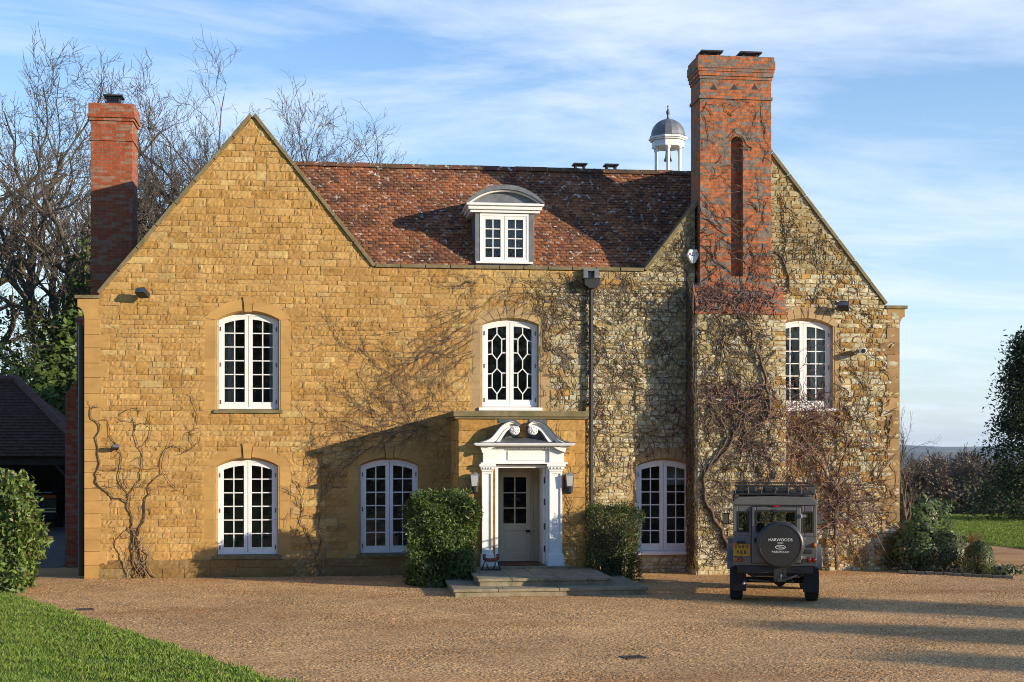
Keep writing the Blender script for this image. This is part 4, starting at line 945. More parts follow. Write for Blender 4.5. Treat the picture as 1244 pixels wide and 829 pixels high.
# grass blades on the front lawn where they can be told apart, tussocks and all
nr = np.random.default_rng(5)
def grass_blades(name, n, inside, size, seed):
    g = np.random.default_rng(seed)
    P = inside(g, n); n = len(P)
    h = size * g.uniform(.5, 1.3, n) * (1 + .35 * np.sin(P[:, 0] * 5.1 + 2 * np.sin(P[:, 1] * 3.3)) * np.sin(P[:, 1] * 4.3)); w = .0055 * g.uniform(.7, 1.4, n)
    az = g.uniform(0, 2 * np.pi, n); la = g.uniform(0, 2 * np.pi, n); lean = h * g.uniform(.1, .75, n)
    dx, dy = np.cos(az) * w, np.sin(az) * w; lx, ly = np.cos(la) * lean, np.sin(la) * lean
    z0 = P[:, 2]
    V = np.empty((n, 4, 3)); V[:, 0] = np.c_[P[:, 0] - dx, P[:, 1] - dy, z0]; V[:, 1] = np.c_[P[:, 0] + dx, P[:, 1] + dy, z0]
    V[:, 2] = np.c_[P[:, 0] + dx * .6 + lx * .4, P[:, 1] + dy * .6 + ly * .4, z0 + h * .65]; V[:, 3] = np.c_[P[:, 0] + lx, P[:, 1] + ly, z0 + h]
    Fq = np.arange(n * 4).reshape(n, 4)[:, [0, 1, 2, 3]]
    c = np.array([[.16, .25, .034], [.20, .29, .048], [.12, .205, .028], [.27, .28, .08], [.33, .28, .12]])[g.choice(5, n, p=[.34, .3, .24, .08, .04])] * g.uniform(.75, 1.2, (n, 1))
    return fast_mesh(name, V.reshape(-1, 3), Fq, m_leaf_dull, col=np.repeat(c, 4, 0))
def lawn_pts_fn(g, n):
    x = g.uniform(-13, 1.5, n); y = g.uniform(-26.5, -2.2, n)
    ex, ey = -ld_[1], ld_[0]; s = (x - LA[0]) * ex + (y - LA[1]) * ey
    if ((-20 - LA[0]) * ex + (-30 - LA[1]) * ey) < 0: s = -s
    d = s / math.hypot(*ld_) + .05 * np.sin(x * 9) + .04 * np.sin(y * 14) + g.normal(0, .05, n)
    # only what the photograph frames
    zc = x * SY + (y + D) * CY; u = (x * CY - (y + D) * SY) / zc
    k = (d > 0) & (u > -.39) & (zc > 17) & (F * HC / zc < 330)
    return np.c_[x[k], y[k], np.full(k.sum(), .008)]
tag(gravel_bed(), kind='stuff')
def side_fn(g, n):
    x = g.uniform(14.5, 34, n); y = g.uniform(5.5, 27, n); zc = x * SY + (y + D) * CY; u = (x * CY - (y + D) * SY) / zc; py_ = 545 + F * HC / zc; px_ = 622 + F * u
    k = (u < .375) & (px_ > 1085) & (py_ < 659 + (px_ - 1176) * .12 + .8 * np.sin(x * 8)); return np.c_[x[k], y[k], np.full(k.sum(), .006)]
tag(grass_blades('side_lawn_grass', 420000, side_fn, .075, 4), kind='stuff')
tag(grass_blades('lawn_grass', 620000, lawn_pts_fn, .06, 3), kind='stuff')

# ------------------------------------------------------------------ leaves
def leaf_cloud(name, P, Nrm, size, cols, parent=None, m=None, seed=1, aspect=.45, tilt=.8, droop=0.0):
    """one small folded leaf face per point"""
    g = np.random.default_rng(seed); n = len(P)
    Nn = Nrm + g.normal(0, tilt, (n, 3)); Nn /= np.linalg.norm(Nn, axis=1, keepdims=True) + 1e-9
    A = g.normal(0, 1, (n, 3)); A[:, 2] -= droop; A -= Nn * (A * Nn).sum(1, keepdims=True); A /= np.linalg.norm(A, axis=1, keepdims=True) + 1e-9
    B = np.cross(Nn, A); s = size * g.uniform(.6, 1.35, (n, 1))
    V = np.empty((n, 4, 3)); V[:, 0] = P; V[:, 1] = P + A * s * .5 + B * s * aspect * .5 + Nn * s * .08; V[:, 2] = P + A * s; V[:, 3] = P + A * s * .5 - B * s * aspect * .5 + Nn * s * .08
    c = np.array(cols)[g.integers(0, len(cols), n)] * g.uniform(.7, 1.25, (n, 1))
    return fast_mesh(name, V.reshape(-1, 3), np.arange(n * 4).reshape(n, 4), m or m_leaf, parent, np.repeat(c, 4, 0))
def tubes_mesh(name, lines, mat_, parent=None, n_big=6, big=.03):
    mb = MB()
    for pts, rad in lines:
        r0 = rad[0] if hasattr(rad, '__len__') else rad
        mb.tube(pts, rad, n_big if r0 > big else (4 if r0 > big * .4 else 3), cap=False)
    return mb.build(name, mat_, parent, smooth=True)

def bare_tree(g, height, trunk_r, levels=5, kids=(7, 7, 6, 5, 4), spread=1.0, wig=.22, trunk_frac=.34, lean=(0, 0), up=.2, mins=.011):
    """recursive limbs: (points, radii) lists split into limbs and fine twigs"""
    limbs, fine = [], []
    LR = (1, .78, .56, .5, .45, .45); RR = (1, .66, .58, .52, .55, .6); SG = (6, 9, 7, 5, 4, 3)
    def branch(p, d, L, r, lv):
        nseg = SG[lv]; pts = [p.copy()]; rad = [r]; dd = d.copy(); wg = wig * (.35 if lv == 0 else 1)
        for i in range(nseg):
            dd = (dd + Vector((g.gauss(0, wg), g.gauss(0, wg), g.gauss(0, wg * .8) + up * (1.0 if lv == 1 else .35)))).normalized()
            p = p + dd * (L / nseg); pts.append(p.copy()); rad.append(max(mins * .6, r * (1 - .62 * (i + 1) / nseg)))
        (limbs if lv < 3 else fine).append((pts, rad))
        if lv >= levels: return
        k = kids[lv]
        for c in range(k):
            t = lerp(.25 if lv else trunk_frac * 1.4, 1.0, (c + g.random() * .8) / k); i = min(nseg, max(1, int(t * nseg + .5)))
            bd = (pts[i] - pts[i - 1]).normalized(); ax_ = bd.orthogonal(); ax_.rotate(Matrix.Rotation(g.uniform(0, 6.28), 3, bd))
            nd = bd.copy(); nd.rotate(Matrix.Rotation(g.uniform(.35, 1.0) * spread, 3, ax_))
            branch(pts[i], nd, L * LR[lv + 1] * g.uniform(.75, 1.2), max(mins, rad[i] * RR[lv + 1] * g.uniform(.8, 1.25)), lv + 1)
    branch(Vector((0, 0, -.2)), Vector((lean[0], lean[1], 1)).normalized(), height * .42, trunk_r, 0)
    return limbs, fine
def plant_tree(name, label, x, y, z, h, r, seed, group=None, twig=None, bark=None, **kw):
    g = random.Random(seed); o = thing(name, label, 'tree', (x, y, z), 0, group)
    limbs, fine = bare_tree(g, h, r, **kw)
    zs_ = sorted(pts[-1].z for pts, _ in fine); f = h / zs_[int(len(zs_) * .996)]; limbs, fine = [[([p * f for p in pts], rad) for pts, rad in L_] for L_ in (limbs, fine)]
    tubes_mesh('trunk', limbs[:1], bark or m_bark, o, 9); tubes_mesh('limbs', limbs[1:], bark or m_bark, o); tubes_mesh('twigs', fine, twig or m_twig, o)
    return o, limbs
def px_tree(px, ytop, Y, zbase=0):
    X = ax(px, Y); return X, at(px, ytop, Y)[1] - zbase
ivy_cols = [(.05, .08, .02), (.075, .115, .028), (.10, .14, .035), (.13, .16, .05)]
# behind the house on the left
X_, h_ = px_tree(-16, 60, 27); tA, lA = plant_tree('bare_oak', 'tall ivy wrapped oak cut by the frame edge above the garage roof', X_, 27, 0, h_ * 1.0, .7, 11, wig=.2, kids=(7, 7, 6, 5, 4))
X_, h_ = px_tree(58, 128, 23); tB, lB = plant_tree('ivy_clad_tree', 'bare spreading tree with an ivy covered trunk close left of the red chimney', X_, 23, 0, h_ * .93, .6, 23, wig=.18, kids=(9, 7, 6, 5, 4))
X_, h_ = px_tree(262, 93, 32); tC, lC = plant_tree('bare_oak', 'bare gnarled oak rising between the red chimney and the left gable', X_, 32, -.5, h_ * 1.01, .8, 38, wig=.28, up=.28, spread=.82, kids=(9, 8, 7, 5, 4))
X_, h_ = px_tree(372, 118, 40); tD, lD = plant_tree('bare_oak', 'bare oak whose top shows right of the left gable peak', X_, 40, -1, h_ * 1.17,   .75, 44, wig=.28, spread=.75, kids=(8, 7, 7, 5, 4))
X_, h_ = px_tree(142, 112, 36); plant_tree('bare_oak', 'bare oak mostly hidden behind the red brick chimney', X_, 36, -.5, h_ * .84, .6, 57, wig=.28, kids=(8, 7, 6, 5, 4))
def ivy_on(limbs, tree, seed, zmax, n, rad=.35):
    g = np.random.default_rng(seed); P = []
    segs = [(np.array(a), np.array(b)) for pts, _ in limbs[:16] for a, b in zip(pts[:-1], pts[1:]) if a.z < zmax]
    for i in range(n):
        a, b = segs[g.integers(0, len(segs) if g.random() < .55 else min(len(segs), 6))]; p = a + (b - a) * g.random(); o = g.normal(0, 1, 3); P.append(p + o / np.linalg.norm(o) * (rad * g.uniform(.6, 1.3)) * (1.6 - p[2] / zmax) * .8)
    P = np.array(P); leaf_cloud('ivy', P, P * 0 + [0, -.6, .4], .17, ivy_cols, tree, m_leaf_dull, seed, .7)
ivy_on(lB, tB, 3, 11, 7000, .6); ivy_on(lA, tA, 4, 13, 7000, .65)

def shrub_points(g, n, c, rad, shell=.55, lump=.18, flat=0):
    d = g.normal(0, 1, (n, 3)); d /= np.linalg.norm(d, axis=1, keepdims=True); d[:, 2] = np.where(d[:, 2] < -.4, -d[:, 2], d[:, 2])
    k = 1 + lump * (np.sin(d[:, 0] * 7 + c[0]) * np.sin(d[:, 1] * 6 + 1) + np.sin(d[:, 2] * 8 + c[1] * 3) * .7 + np.sin(d[:, 0] * 15 + d[:, 2] * 13) * .5)
    r = (shell + (1 - shell) * g.random(n) ** .5) * k
    return np.c_[d[:, 0] * r * rad[0], d[:, 1] * r * rad[1], np.maximum(.03, d[:, 2] * r * rad[2] + rad[2] * .5)], d
def stems_of(g, rad, n=14):
    out = []
    for i in range(n):
        w = g.uniform(0, 6.28); q_ = Vector((0, 0, 0)); pts = [q_]; d = Vector((math.cos(w) * .55, math.sin(w) * .55, 1)).normalized()
        for k in range(5):
            d = (d + Vector((g.gauss(0, .22), g.gauss(0, .22), g.gauss(0, .12)))).normalized(); q_ = q_ + Vector((d.x * rad[0], d.y * rad[1], abs(d.z) * rad[2])) * .28; pts.append(q_)
        out.append((pts, [.02, .017, .014, .011, .008, .005]))
    return out
def shrub(name, label, x, y, z, rad, n, size, cols, seed, cat='shrub', m=None, lump=.18, aspect=.5, group=None, tilt=.8):
    o = thing(name, label, cat, (x, y, z), 0, group); g = np.random.default_rng(seed)
    P, d = shrub_points(g, n, (x, y), rad, lump=lump)
    tubes_mesh('stems', stems_of(random.Random(seed), rad), m_bark, o); leaf_cloud('foliage', P, d, size, cols, o, m, seed, aspect, tilt); return o
green = [(.09, .14, .025), (.12, .18, .035), (.07, .115, .022), (.15, .20, .045)]
for i, (px_, yt, Y, rx, lab) in enumerate([(72, 415, 19, 2.6, 'bright green bush above the garage hip, nearest the house'), (28, 428, 21, 2.4, 'green bush above the flat end of the garage ridge'), (100, 445, 24, 2.2, 'green bush between the garage and the house corner')]):
    X_, h_ = px_tree(px_, yt, Y); shrub('holly_bush', lab, X_, Y, 0, (rx, 2.2, h_ * .66), 5200, .24, green, 60 + i, lump=.24)

# ------------------------------------------------------------------ clipped hedges
def hedge(name, label, x0, x1, y0, y1, h, n, size, cols, seed, aspect=.3, tilt=.7, m=None, rough=.06, shoots=0):
    o = thing(name, label, 'hedge', ((x0 + x1) / 2, (y0 + y1) / 2, 0)); g = np.random.default_rng(seed); cx, cy = (x0 + x1) / 2, (y0 + y1) / 2
    a, b = (x1 - x0) / 2, (y1 - y0) / 2; areas = np.array([2 * a * h, 2 * a * h, 2 * b * h, 2 * b * h, 4 * a * b]); pick = g.choice(5, n, p=areas / areas.sum())
    u, v = g.uniform(-1, 1, n), g.uniform(0, 1, n); dep = g.exponential(.05, n) + g.normal(0, rough * .5, n)
    P = np.zeros((n, 3)); Nn = np.zeros((n, 3))
    for k in range(5):
        s = pick == k
        if k < 2: sg = -1 if k == 0 else 1; P[s] = np.c_[u[s] * a, sg * (b - dep[s]), v[s] * h]; Nn[s] = (0, sg, .25)
        elif k < 4: sg = -1 if k == 2 else 1; P[s] = np.c_[sg * (a - dep[s]), u[s] * b, v[s] * h]; Nn[s] = (sg, 0, .25)
        else: P[s] = np.c_[u[s] * a, (v[s] * 2 - 1) * b, h - dep[s]]; Nn[s] = (0, 0, 1)
    # softened corners, swelling sides
    f = 1 + .05 * np.sin(P[:, 2] * 2.6 + seed) ; P[:, 0] *= f; P[:, 1] *= f
    P += rough * np.stack([np.sin(P[:, 2] * 4.1 + P[:, 1] * 5.3 + seed), np.sin(P[:, 0] * 5.7 + P[:, 2] * 3.7), np.sin(P[:, 0] * 6.1 + P[:, 1] * 4.4 + 1) * .8], 1)
    rr_ = np.maximum(0, np.maximum(np.abs(P[:, 0]) / a, np.abs(P[:, 1]) / b) - .75) * .35; P[:, 2] -= rr_ * (P[:, 2] / h) ** 6 * h * .5
    P[:, 2] = np.maximum(.02, P[:, 2])
    ti = MB(); rg = random.Random(seed)
    for i in range(160):
        x, y = rg.uniform(-a * .85, a * .85), rg.uniform(-b * .85, b * .85); pts = [Vector((x * .4, y * .4, 0))]
        for k in range(4): pts.append(Vector((lerp(x * .4, x, (k + 1) / 4) + rg.gauss(0, .04), lerp(y * .4, y, (k + 1) / 4) + rg.gauss(0, .04), h * .9 * (k + 1) / 4 * rg.uniform(.75, 1.0))))
        ti.tube(pts, [.014, .012, .01, .007, .004], 3, cap=False)
    ti.build('stems', m_bark, o)
    if shoots:
        k = shoots; Q = np.c_[g.uniform(-a * .9, a * .9, k), g.uniform(-b * .9, b * .9, k)]; S = []
        for (x, y) in Q:
            m_ = 9; t_ = np.linspace(0, 1, m_); hh = g.uniform(.08, .26); S.append(np.c_[x + g.normal(0, .05) * t_ + g.normal(0, .012, m_), y + g.normal(0, .05) * t_ + g.normal(0, .012, m_), h - .08 + hh * t_])
        S = np.concatenate(S); P = np.r_[P, S]; Nn = np.r_[Nn, S * 0 + [0, -.3, .3]]
    # deeper leaves fill the inside so that nothing shows through
    k = n // 4; Q = np.c_[g.uniform(-a * .86, a * .86, k), g.uniform(-b * .86, b * .86, k), g.uniform(.05, h * .9, k)]
    leaf_cloud('foliage', np.r_[P, Q], np.r_[Nn, Q * 0 + [0, 0, 1]], size, cols, o, m, seed, aspect, tilt); return o
yew = [(.10, .075, .03), (.045, .08, .018), (.038, .066, .014), (.056, .09, .018), (.078, .115, .025), (.11, .14, .034)]
hedge('clipped_hedge', 'leafy green clipped bush on the sunny left of the porch steps', 1.66, 2.98, -3.12, -2.12, 1.94, 15000, .10, [(.07, .115, .022), (.10, .155, .032), (.14, .195, .045), (.045, .08, .016)], 3, .28, .9, rough=.10, shoots=170)
hedge('clipped_hedge', 'square dark clipped yew hedge right of the porch steps', 5.66, 6.82, -2.7, -1.4, 1.68, 14000, .07, yew, 4, .25, .7, rough=.05, shoots=110)
laur = [(.16, .13, .05), (.12, .19, .038), (.08, .13, .026), (.10, .16, .03), (.135, .205, .042), (.17, .235, .055), (.07, .115, .022)]
hx = gr(44, 722); hedge('laurel_hedge', 'tall glossy laurel hedge at the lawn edge by the garage', hx[0] - 4.2, hx[0] - .34, hx[1], hx[1] + 1.8, at(20, 577, hx[1] + .2)[1] - .1, 20000, .135, laur, 5, .42, .75, rough=.12, shoots=60)

# ------------------------------------------------------------------ right-hand side: bed, shrubs, lawn edge, wood
B0, B1 = gr(1092, 697), gr(1232, 704); B2 = gr(1225, 690)
sheet('flower_bed', [B0, B1, B2, (B2[0] - 3, B2[1] + 2.5), (14.1, .4), (14.1, -1.0)], .008, m_soil)
eg = MB()
for i in range(12):
    a, b = i / 12 + .004, (i + 1) / 12 - .004; p, q2 = [(lerp(B0[0], B1[0], t), lerp(B0[1], B1[1], t) + .1 * math.sin(t * 3.1)) for t in (a, b)]
    eg.prism([(p[0], p[1]), (q2[0], q2[1]), (q2[0], q2[1] + .08), (p[0], p[1] + .08)], 0, .07 + .01 * (i % 2), 'z')
tag(eg.build('bed_edging', m_flag, bevel=.01), 'low stone edging along the shrub bed at the house corner', 'edging')
dk = [(.045, .075, .018), (.065, .10, .024), (.09, .13, .034), (.14, .16, .055)]
x, y = gr(1131, 697); shrub('round_shrub', 'large dark leafy shrub against the right corner of the house', x, y + .9, 0, (.82, .75, .80), 5000, .095, dk, 71, lump=.14)
x, y = gr(1166, 698); shrub('round_shrub', 'rounded shrub with pale bare stems showing through its leaves', x, y + .8, 0, (.62, .6, .70), 2600, .085, dk + [(.1, .08, .06)], 72, lump=.12)
x, y = gr(1201, 701); shrub('box_ball', 'small clipped box ball at the end of the shrub bed', x, y + .5, 0, (.40, .40, .55), 5000, .045, yew, 73, lump=.03, tilt=.6)
x, y = gr(1226, 700); shrub('bedding_plant', 'low leafy plant spreading right of the box ball', x, y + .3, 0, (.55, .3, .14), 500, .09, dk + [(.25, .25, .2)], 74, cat='plant')
x, y = gr(1183, 672); o = thing('dead_grass', 'tuft of straw coloured stems behind the box ball', 'plant', (x, y, 0)); mb = MB(); g = random.Random(4)
for i in range(60):
    w = g.uniform(0, 6.28); s = g.uniform(.1, .35); mb.tube([(0, 0, 0), (math.cos(w) * s * .5, math.sin(w) * s * .5, .35), (math.cos(w) * s, math.sin(w) * s, g.uniform(.45, .7))], [.008, .006, .003], 3, cap=False)
mb.build('stems', mat('straw', (.30, .21, .11), .9), o)

# conifer
def conifer(name, label, x, y, z, h, r, n_cl, seed, cols, per=70, size=.3, group=None):
    o = thing(name, label, 'tree', (x, y, z), 0, group); g = np.random.default_rng(seed)
    mb = MB(); mb.tube([(0, 0, -.3), (.03, 0, h * .5), (0, 0, h * .97)], [r * .13, r * .08, .02], 8); mb.build('trunk', m_bark, o, smooth=True)
    Pc = []; br = MB()
    for i in range(n_cl):
        t = g.random() ** .85 * .97 + .02; w = g.uniform(0, 2 * np.pi); lump = 1 + .22 * math.sin(w * 3 + t * 17 + seed) + .15 * math.sin(w * 5 - t * 29)
        rr = r * (1 - t) ** .85 * (.35 + .65 * math.sin(min(1, (t + .12) * 4) * math.pi / 2)) * lump * (1 - .35 * g.random() ** 2)
        c = np.array([math.cos(w) * rr, math.sin(w) * rr, t * h]); Pc.append((c, rr))
        if i % 3 == 0: br.tube([(0, 0, max(0, t * h - rr * .35)), tuple(c * .96)], [.035, .008], 3, cap=False)
    br.build('limbs', m_bark, o)
    P, Nn = [], []
    for c, rr in Pc:
        k = int(per * g.uniform(.5, 1.3)); s = .20 + .16 * r * g.uniform(.4, 1.0) * .8
        q_ = g.normal(0, 1, (k, 3)) * [s, s, s * .55]; q_[:, 2] -= (q_[:, 0] ** 2 + q_[:, 1] ** 2) * .35; P.append(c + q_); Nn.append(np.tile([c[0] / (rr + .1) * .5, c[1] / (rr + .1) * .5, .8], (k, 1)))
    leaf_cloud('crown', np.concatenate(P), np.concatenate(Nn), size, cols, o, m_leaf_dull, seed, .4, .7); return o
cdark = [(.020, .042, .016), (.030, .058, .020), (.042, .072, .026), (.06, .085, .034)]
X_, h_ = px_tree(1243, 408, 22); CON = conifer('dark_conifer', 'tall dark green conifer at the far edge of the side lawn', X_ + .25, 22, 0, h_, 1.85, 300, 5, cdark, 85, .18)
# conifers beyond the drive whose long shadows cross the gravel
def shade_tree(px, py, h, r, seed, label):
    x, y = gr(px, py); L = (h * .99) / math.tan(SUN_EL); return conifer('columnar_conifer', label, x + SUN_AZ.x * L, y + SUN_AZ.y * L, 0, h, r, 260, seed, cdark, 95, .34)
shade_tree(1020, 763, 12.0, 1.7, 6, 'columnar conifer beyond the drive throwing the middle shadow on the gravel')
shade_tree(1200, 805, 9.5, 1.6, 7, 'columnar conifer beyond the drive throwing the nearest shadow on the gravel')
shade_tree(862, 727, 13.0, 2.0, 8, 'columnar conifer beyond the drive throwing the shadow that runs under the parked car')

# bare bushes at the house corner, wood beyond the lawn
X_, h_ = px_tree(1100, 500, 9); plant_tree('bare_shrub', 'thin bare tree just behind the right corner of the house', X_, 9, 0, h_ * 1.03, .1, 91, kids=(7, 5, 4, 3), levels=4, spread=.8, up=.3, wig=.2, trunk_frac=.1, mins=.005)
X_, h_ = px_tree(1112, 590, 16); shrub('evergreen_bush', 'rough green bush on the lawn behind the right corner of the house', X_, 16, 0, (1.3, 1.3, h_ * .5), 2600, .16, dk, 77, lump=.25)
protos = []
for s, kk in ((101, (9, 7, 6, 4)), (102, (9, 7, 5, 5)), (103, (10, 6, 6, 4))):
    protos.append(bare_tree(random.Random(s), 9, .2, levels=4, kids=kk, spread=1.0, wig=.26, trunk_frac=.1, up=.2, mins=.022))
mbw = MB(); g = random.Random(8)
for i in range(46):
    px_ = g.uniform(1088, 1300); Y = g.uniform(31, 70); X_ = ax(px_, Y); zb = terr(X_, Y) - .3; top = at(px_, lerp(566, 540, (px_ - 1090) / 130) + g.uniform(-8, 20) if px_ < 1200 else 560, Y)[1]
    s = max(.35, (top - zb) / 7.7); a = g.uniform(0, 6.28); M_ = Matrix.Translation((X_, Y, zb)) @ Matrix.Rotation(a, 4, 'Z') @ Matrix.Scale(s, 4)
    limbs, fine = protos[i % 3]
    for pts, rad in limbs + fine: mbw.tube([M_ @ p for p in pts], [max(.02, r * s) for r in rad], 3, cap=False)
tag(mbw.build('woodland', m_wood_far), kind='stuff')
gp_ = np.random.default_rng(12); Pu = []
for i in range(70):
    px_ = gp_.uniform(1085, 1320); Y = gp_.uniform(30, 44); X_ = ax(px_, Y); k = 300; Pu.append(np.c_[gp_.normal(X_, .9, k), gp_.normal(Y, .8, k), terr(X_, Y) + np.minimum(1.6, np.abs(gp_.normal(0, .7, k))) * gp_.uniform(.7, 1.3)])
Pu = np.concatenate(Pu); tag(leaf_cloud('undergrowth', Pu, Pu * 0 + [0, -.5, .6], .19, [(.05, .055, .025), (.075, .065, .035), (.08, .085, .035), (.10, .08, .05)], None, m_leaf_dull, 12, .6), kind='stuff')

mbw = MB(); g = random.Random(18); Pu = []; gp_ = np.random.default_rng(19)  # unseen wood added behind the camera to cut low sky light and darken panes
for i in range(40):
    X_, Y_ = g.uniform(-110, 35), g.uniform(-84, -62); s = g.uniform(1.7, 2.6); M_ = Matrix.Translation((X_, Y_, -.3)) @ Matrix.Rotation(g.uniform(0, 6.28), 4, 'Z') @ Matrix.Scale(s, 4)
    limbs, fine = protos[i % 3]
    for pts, rad in limbs[:60]: mbw.tube([M_ @ p for p in pts], [max(.04, r * s) for r in rad], 3, cap=False)
    k = 520; Pu.append(np.c_[gp_.normal(X_, 3.0, k), gp_.normal(Y_, 2.4, k), np.abs(gp_.normal(7, 5.5, k))])
tag(mbw.build('sky_blocking_wood', m_wood_far), kind='stuff')
Pu = np.concatenate(Pu); tag(leaf_cloud('sky_blocking_leaves', Pu, Pu * 0 + [0, .5, .6], 1.5, cdark, None, m_leaf_dull, 20, .7), kind='stuff')

# ------------------------------------------------------------------ climbers on the walls
def in_hole(x, z, pad=.04):
    for h in HOLES[:6]:
        if abs(x - h[0]) < CORE_HALF[h] + pad and h[2] < z < h[4] - .25: return True
    return False
def inside_wall(x, z):
    if x < XL + .05 or x > XR - .02 or z < .02: return False
    return any(a + .02 < x < b - .02 for a, b in spans_sil(z))
def spans_sil(z):
    if z < ZP:
        a, b = XL, XR
        if z > ZK: a = max(side_x(P_LG[0], P_LG[1], z), XK); b = side_x(P_RG[2], P_RG[1], z)
        return [(a, b)]
    o = []
    if z < P_LG[1][1]: o.append((side_x(P_LG[0], P_LG[1], z), side_x(P_LG[2], P_LG[1], z)))
    if z < P_RG[1][1]: o.append((side_x(P_RG[0], P_RG[1], z), side_x(P_RG[2], P_RG[1], z)))
    return o
def wall_y(x, z):
    if BRX0 - .01 < x < BRX1 + .01:
        if z < z_off1: return yb1
        if z < z_sh0: return yb2
        if z < z_sh1: return lerp(yb2, yb3, (z - z_sh0) / (z_sh1 - z_sh0))
        if sx0 < x < sx1: return yb3
    if PX0 < x < PX1 and z < ZPO: return PY
    return 0.0
def strands(mb, g, n, region, ang, length, r, off=.05, wig=.4, branch=.12, step=.11, out=0.0):
    """thin stems creeping over the stone from points of region, heading ang +- spread"""
    for _ in range(n):
        px, py = region(g)
        x, z = at(px, py); Yw = wall_y(x, z)
        if Yw: x, z = at(px, py, Yw); Yw = wall_y(x, z)
        todo = [(x, z, g.gauss(*ang), length * g.uniform(.4, 1.5), r * g.uniform(.6, 1.3))]
        while todo:
            x, z, a, L, rr = todo.pop(); pts = []; home = a; d0 = g.uniform(.3, 1)
            y0 = wall_y(x, z)
            for k in range(max(3, int(L / step))):
                yw = wall_y(x, z)
                ok = (inside_wall(x, z) or (yw == yb3 and z < z_b0)) and not (in_hole(x, z) and yw == 0) and abs(yw - y0) < .3
                if not ok: break
                y0 = yw; pts.append((x, yw - off * g.uniform(.6, 1.3) - out * k * step * d0, z))
                a += g.gauss(0, wig) + (home - a) * .15; s = step * g.uniform(.7, 1.3)
                if g.random() < branch and L > .6: todo.append((x, z, a + g.choice((-1, 1)) * g.uniform(.5, 1.1), L * .45, rr * .7))
                x += math.cos(a) * s; z += math.sin(a) * s
            if len(pts) > 2: mb.tube(pts, [rr * (1 - .6 * i / len(pts)) for i in range(len(pts))], 3, cap=False)
def rect(x0, y0, x1, y1): return lambda g: (g.uniform(x0, x1), g.uniform(y0, y1))
def traced(mb, g, org, sc_, lines, wiggle=.02, off=.05):
    """main stems followed along the wall, with a little natural wobble and knots"""
    for (r0, r1, pts, *o) in lines:
        of = o[0] if o else off
        P = []
        for (a, b) in pts:
            px, py = org[0] + a / sc_, org[1] + b / sc_
            x, z = at(px, py); yw = wall_y(x, z)
            if yw: x, z = at(px, py, yw); yw2 = wall_y(x, z); yw = yw2 if yw2 else yw
            P.append(Vector((x, yw - of, max(.02, z))))
        Q = []
        for i in range(len(P) - 1):
            n = max(2, int((P[i + 1] - P[i]).length / .12))
            p0, p3 = P[max(i - 1, 0)], P[min(i + 2, len(P) - 1)]
            for k in range(n):
                t = k / n; c = .5 * (2 * P[i] + (-p0 + P[i + 1]) * t + (2 * p0 - 5 * P[i] + 4 * P[i + 1] - p3) * t * t + (-p0 + 3 * P[i] - 3 * P[i + 1] + p3) * t ** 3)
                Q.append(c + Vector((g.gauss(0, wiggle), g.uniform(-.01, .01), g.gauss(0, wiggle))))
        Q.append(P[-1]); m = len(Q)
        mb.tube(Q, [lerp(r0, r1, i / m) * g.uniform(.85, 1.2) for i in range(m)], 5, cap=False)
        # short spurs and side shoots
        for i in range(2, m - 1):
            if g.random() < .55:
                p = Q[i]; a = g.uniform(0, 6.28); L = g.uniform(.12, .38); sh = [p]
                for k in range(4):
                    a += g.gauss(0, .5); p = p + Vector((math.cos(a) * L / 4, g.uniform(-.012, .008), math.sin(a) * L / 4)); sh.append(p)
                mb.tube(sh, [.007, .006, .005, .004, .003], 3, cap=False)
def climber(name, label, px, py, Y=0): 
    x, z = at(px, py, Y); return thing(name, label, 'climber', (x, Y, 0))
def local(mb, o): mb.v = [(v[0] - o.location.x, v[1] - o.location.y, v[2] - o.location.z) for v in mb.v]; return mb

g = random.Random(41)
o = climber('trained_climber', 'twisted bare climber with two stems trained on the left gable wall', 172, 704); mb = MB()
traced(mb, g, (90, 470), 3.318, [
    (0.0172, 0.0086, [(270, 780), (235, 690), (240, 640), (235, 560), (225, 500), (215, 465), (160, 445), (130, 415), (90, 385), (85, 350), (100, 320), (100, 250), (90, 210), (105, 150), (75, 130), (70, 95), (85, 75)]),
    (0.0184, 0.0104, [(290, 780), (270, 690), (245, 620), (270, 570), (290, 520), (285, 470), (300, 430), (305, 405)]),
    (0.0106, 0.0057, [(225, 470), (215, 420), (185, 380), (190, 330), (195, 270), (175, 230), (145, 200), (140, 130), (105, 135)]),
    (0.0098, 0.0048, [(220, 440), (245, 400), (270, 370), (280, 310), (275, 260), (250, 215), (245, 150), (190, 140), (190, 110), (240, 85), (275, 100)]),
    (0.0090, 0.0043, [(300, 410), (320, 380), (355, 345), (355, 290), (375, 250), (430, 245), (450, 262), (490, 240), (470, 210), (475, 180), (500, 140), (490, 90), (480, 40), (445, 30)]),
    (0.0057, 0.0033, [(355, 345), (400, 400), (440, 430)]), (0.0057, 0.0033, [(270, 245), (310, 200), (305, 145), (250, 150)]),
    (0.0049, 0.0038, [(75, 330), (200, 335), (340, 330)]), (0.0049, 0.0038, [(80, 405), (200, 408), (310, 405)])])
tubes = mb; local(mb, o).build('stems', m_vine, o, smooth=True)
mb = MB(); traced(mb, g, (90, 470), 3.318, [(0.0132, 0.0079, [(225, 785), (205, 690), (190, 620), (215, 580), (235, 560)], .09), (0.0123, 0.0076, [(310, 785), (270, 720), (250, 660), (285, 610), (265, 570)], .10), (0.0123, 0.0071, [(330, 785), (300, 730), (310, 680), (275, 640), (250, 600)], .08), (0.0106, 0.0067, [(250, 785), (290, 720), (300, 670), (255, 640)], .12), (0.0106, 0.0067, [(262, 785), (250, 740), (300, 690), (280, 640)], .12)])
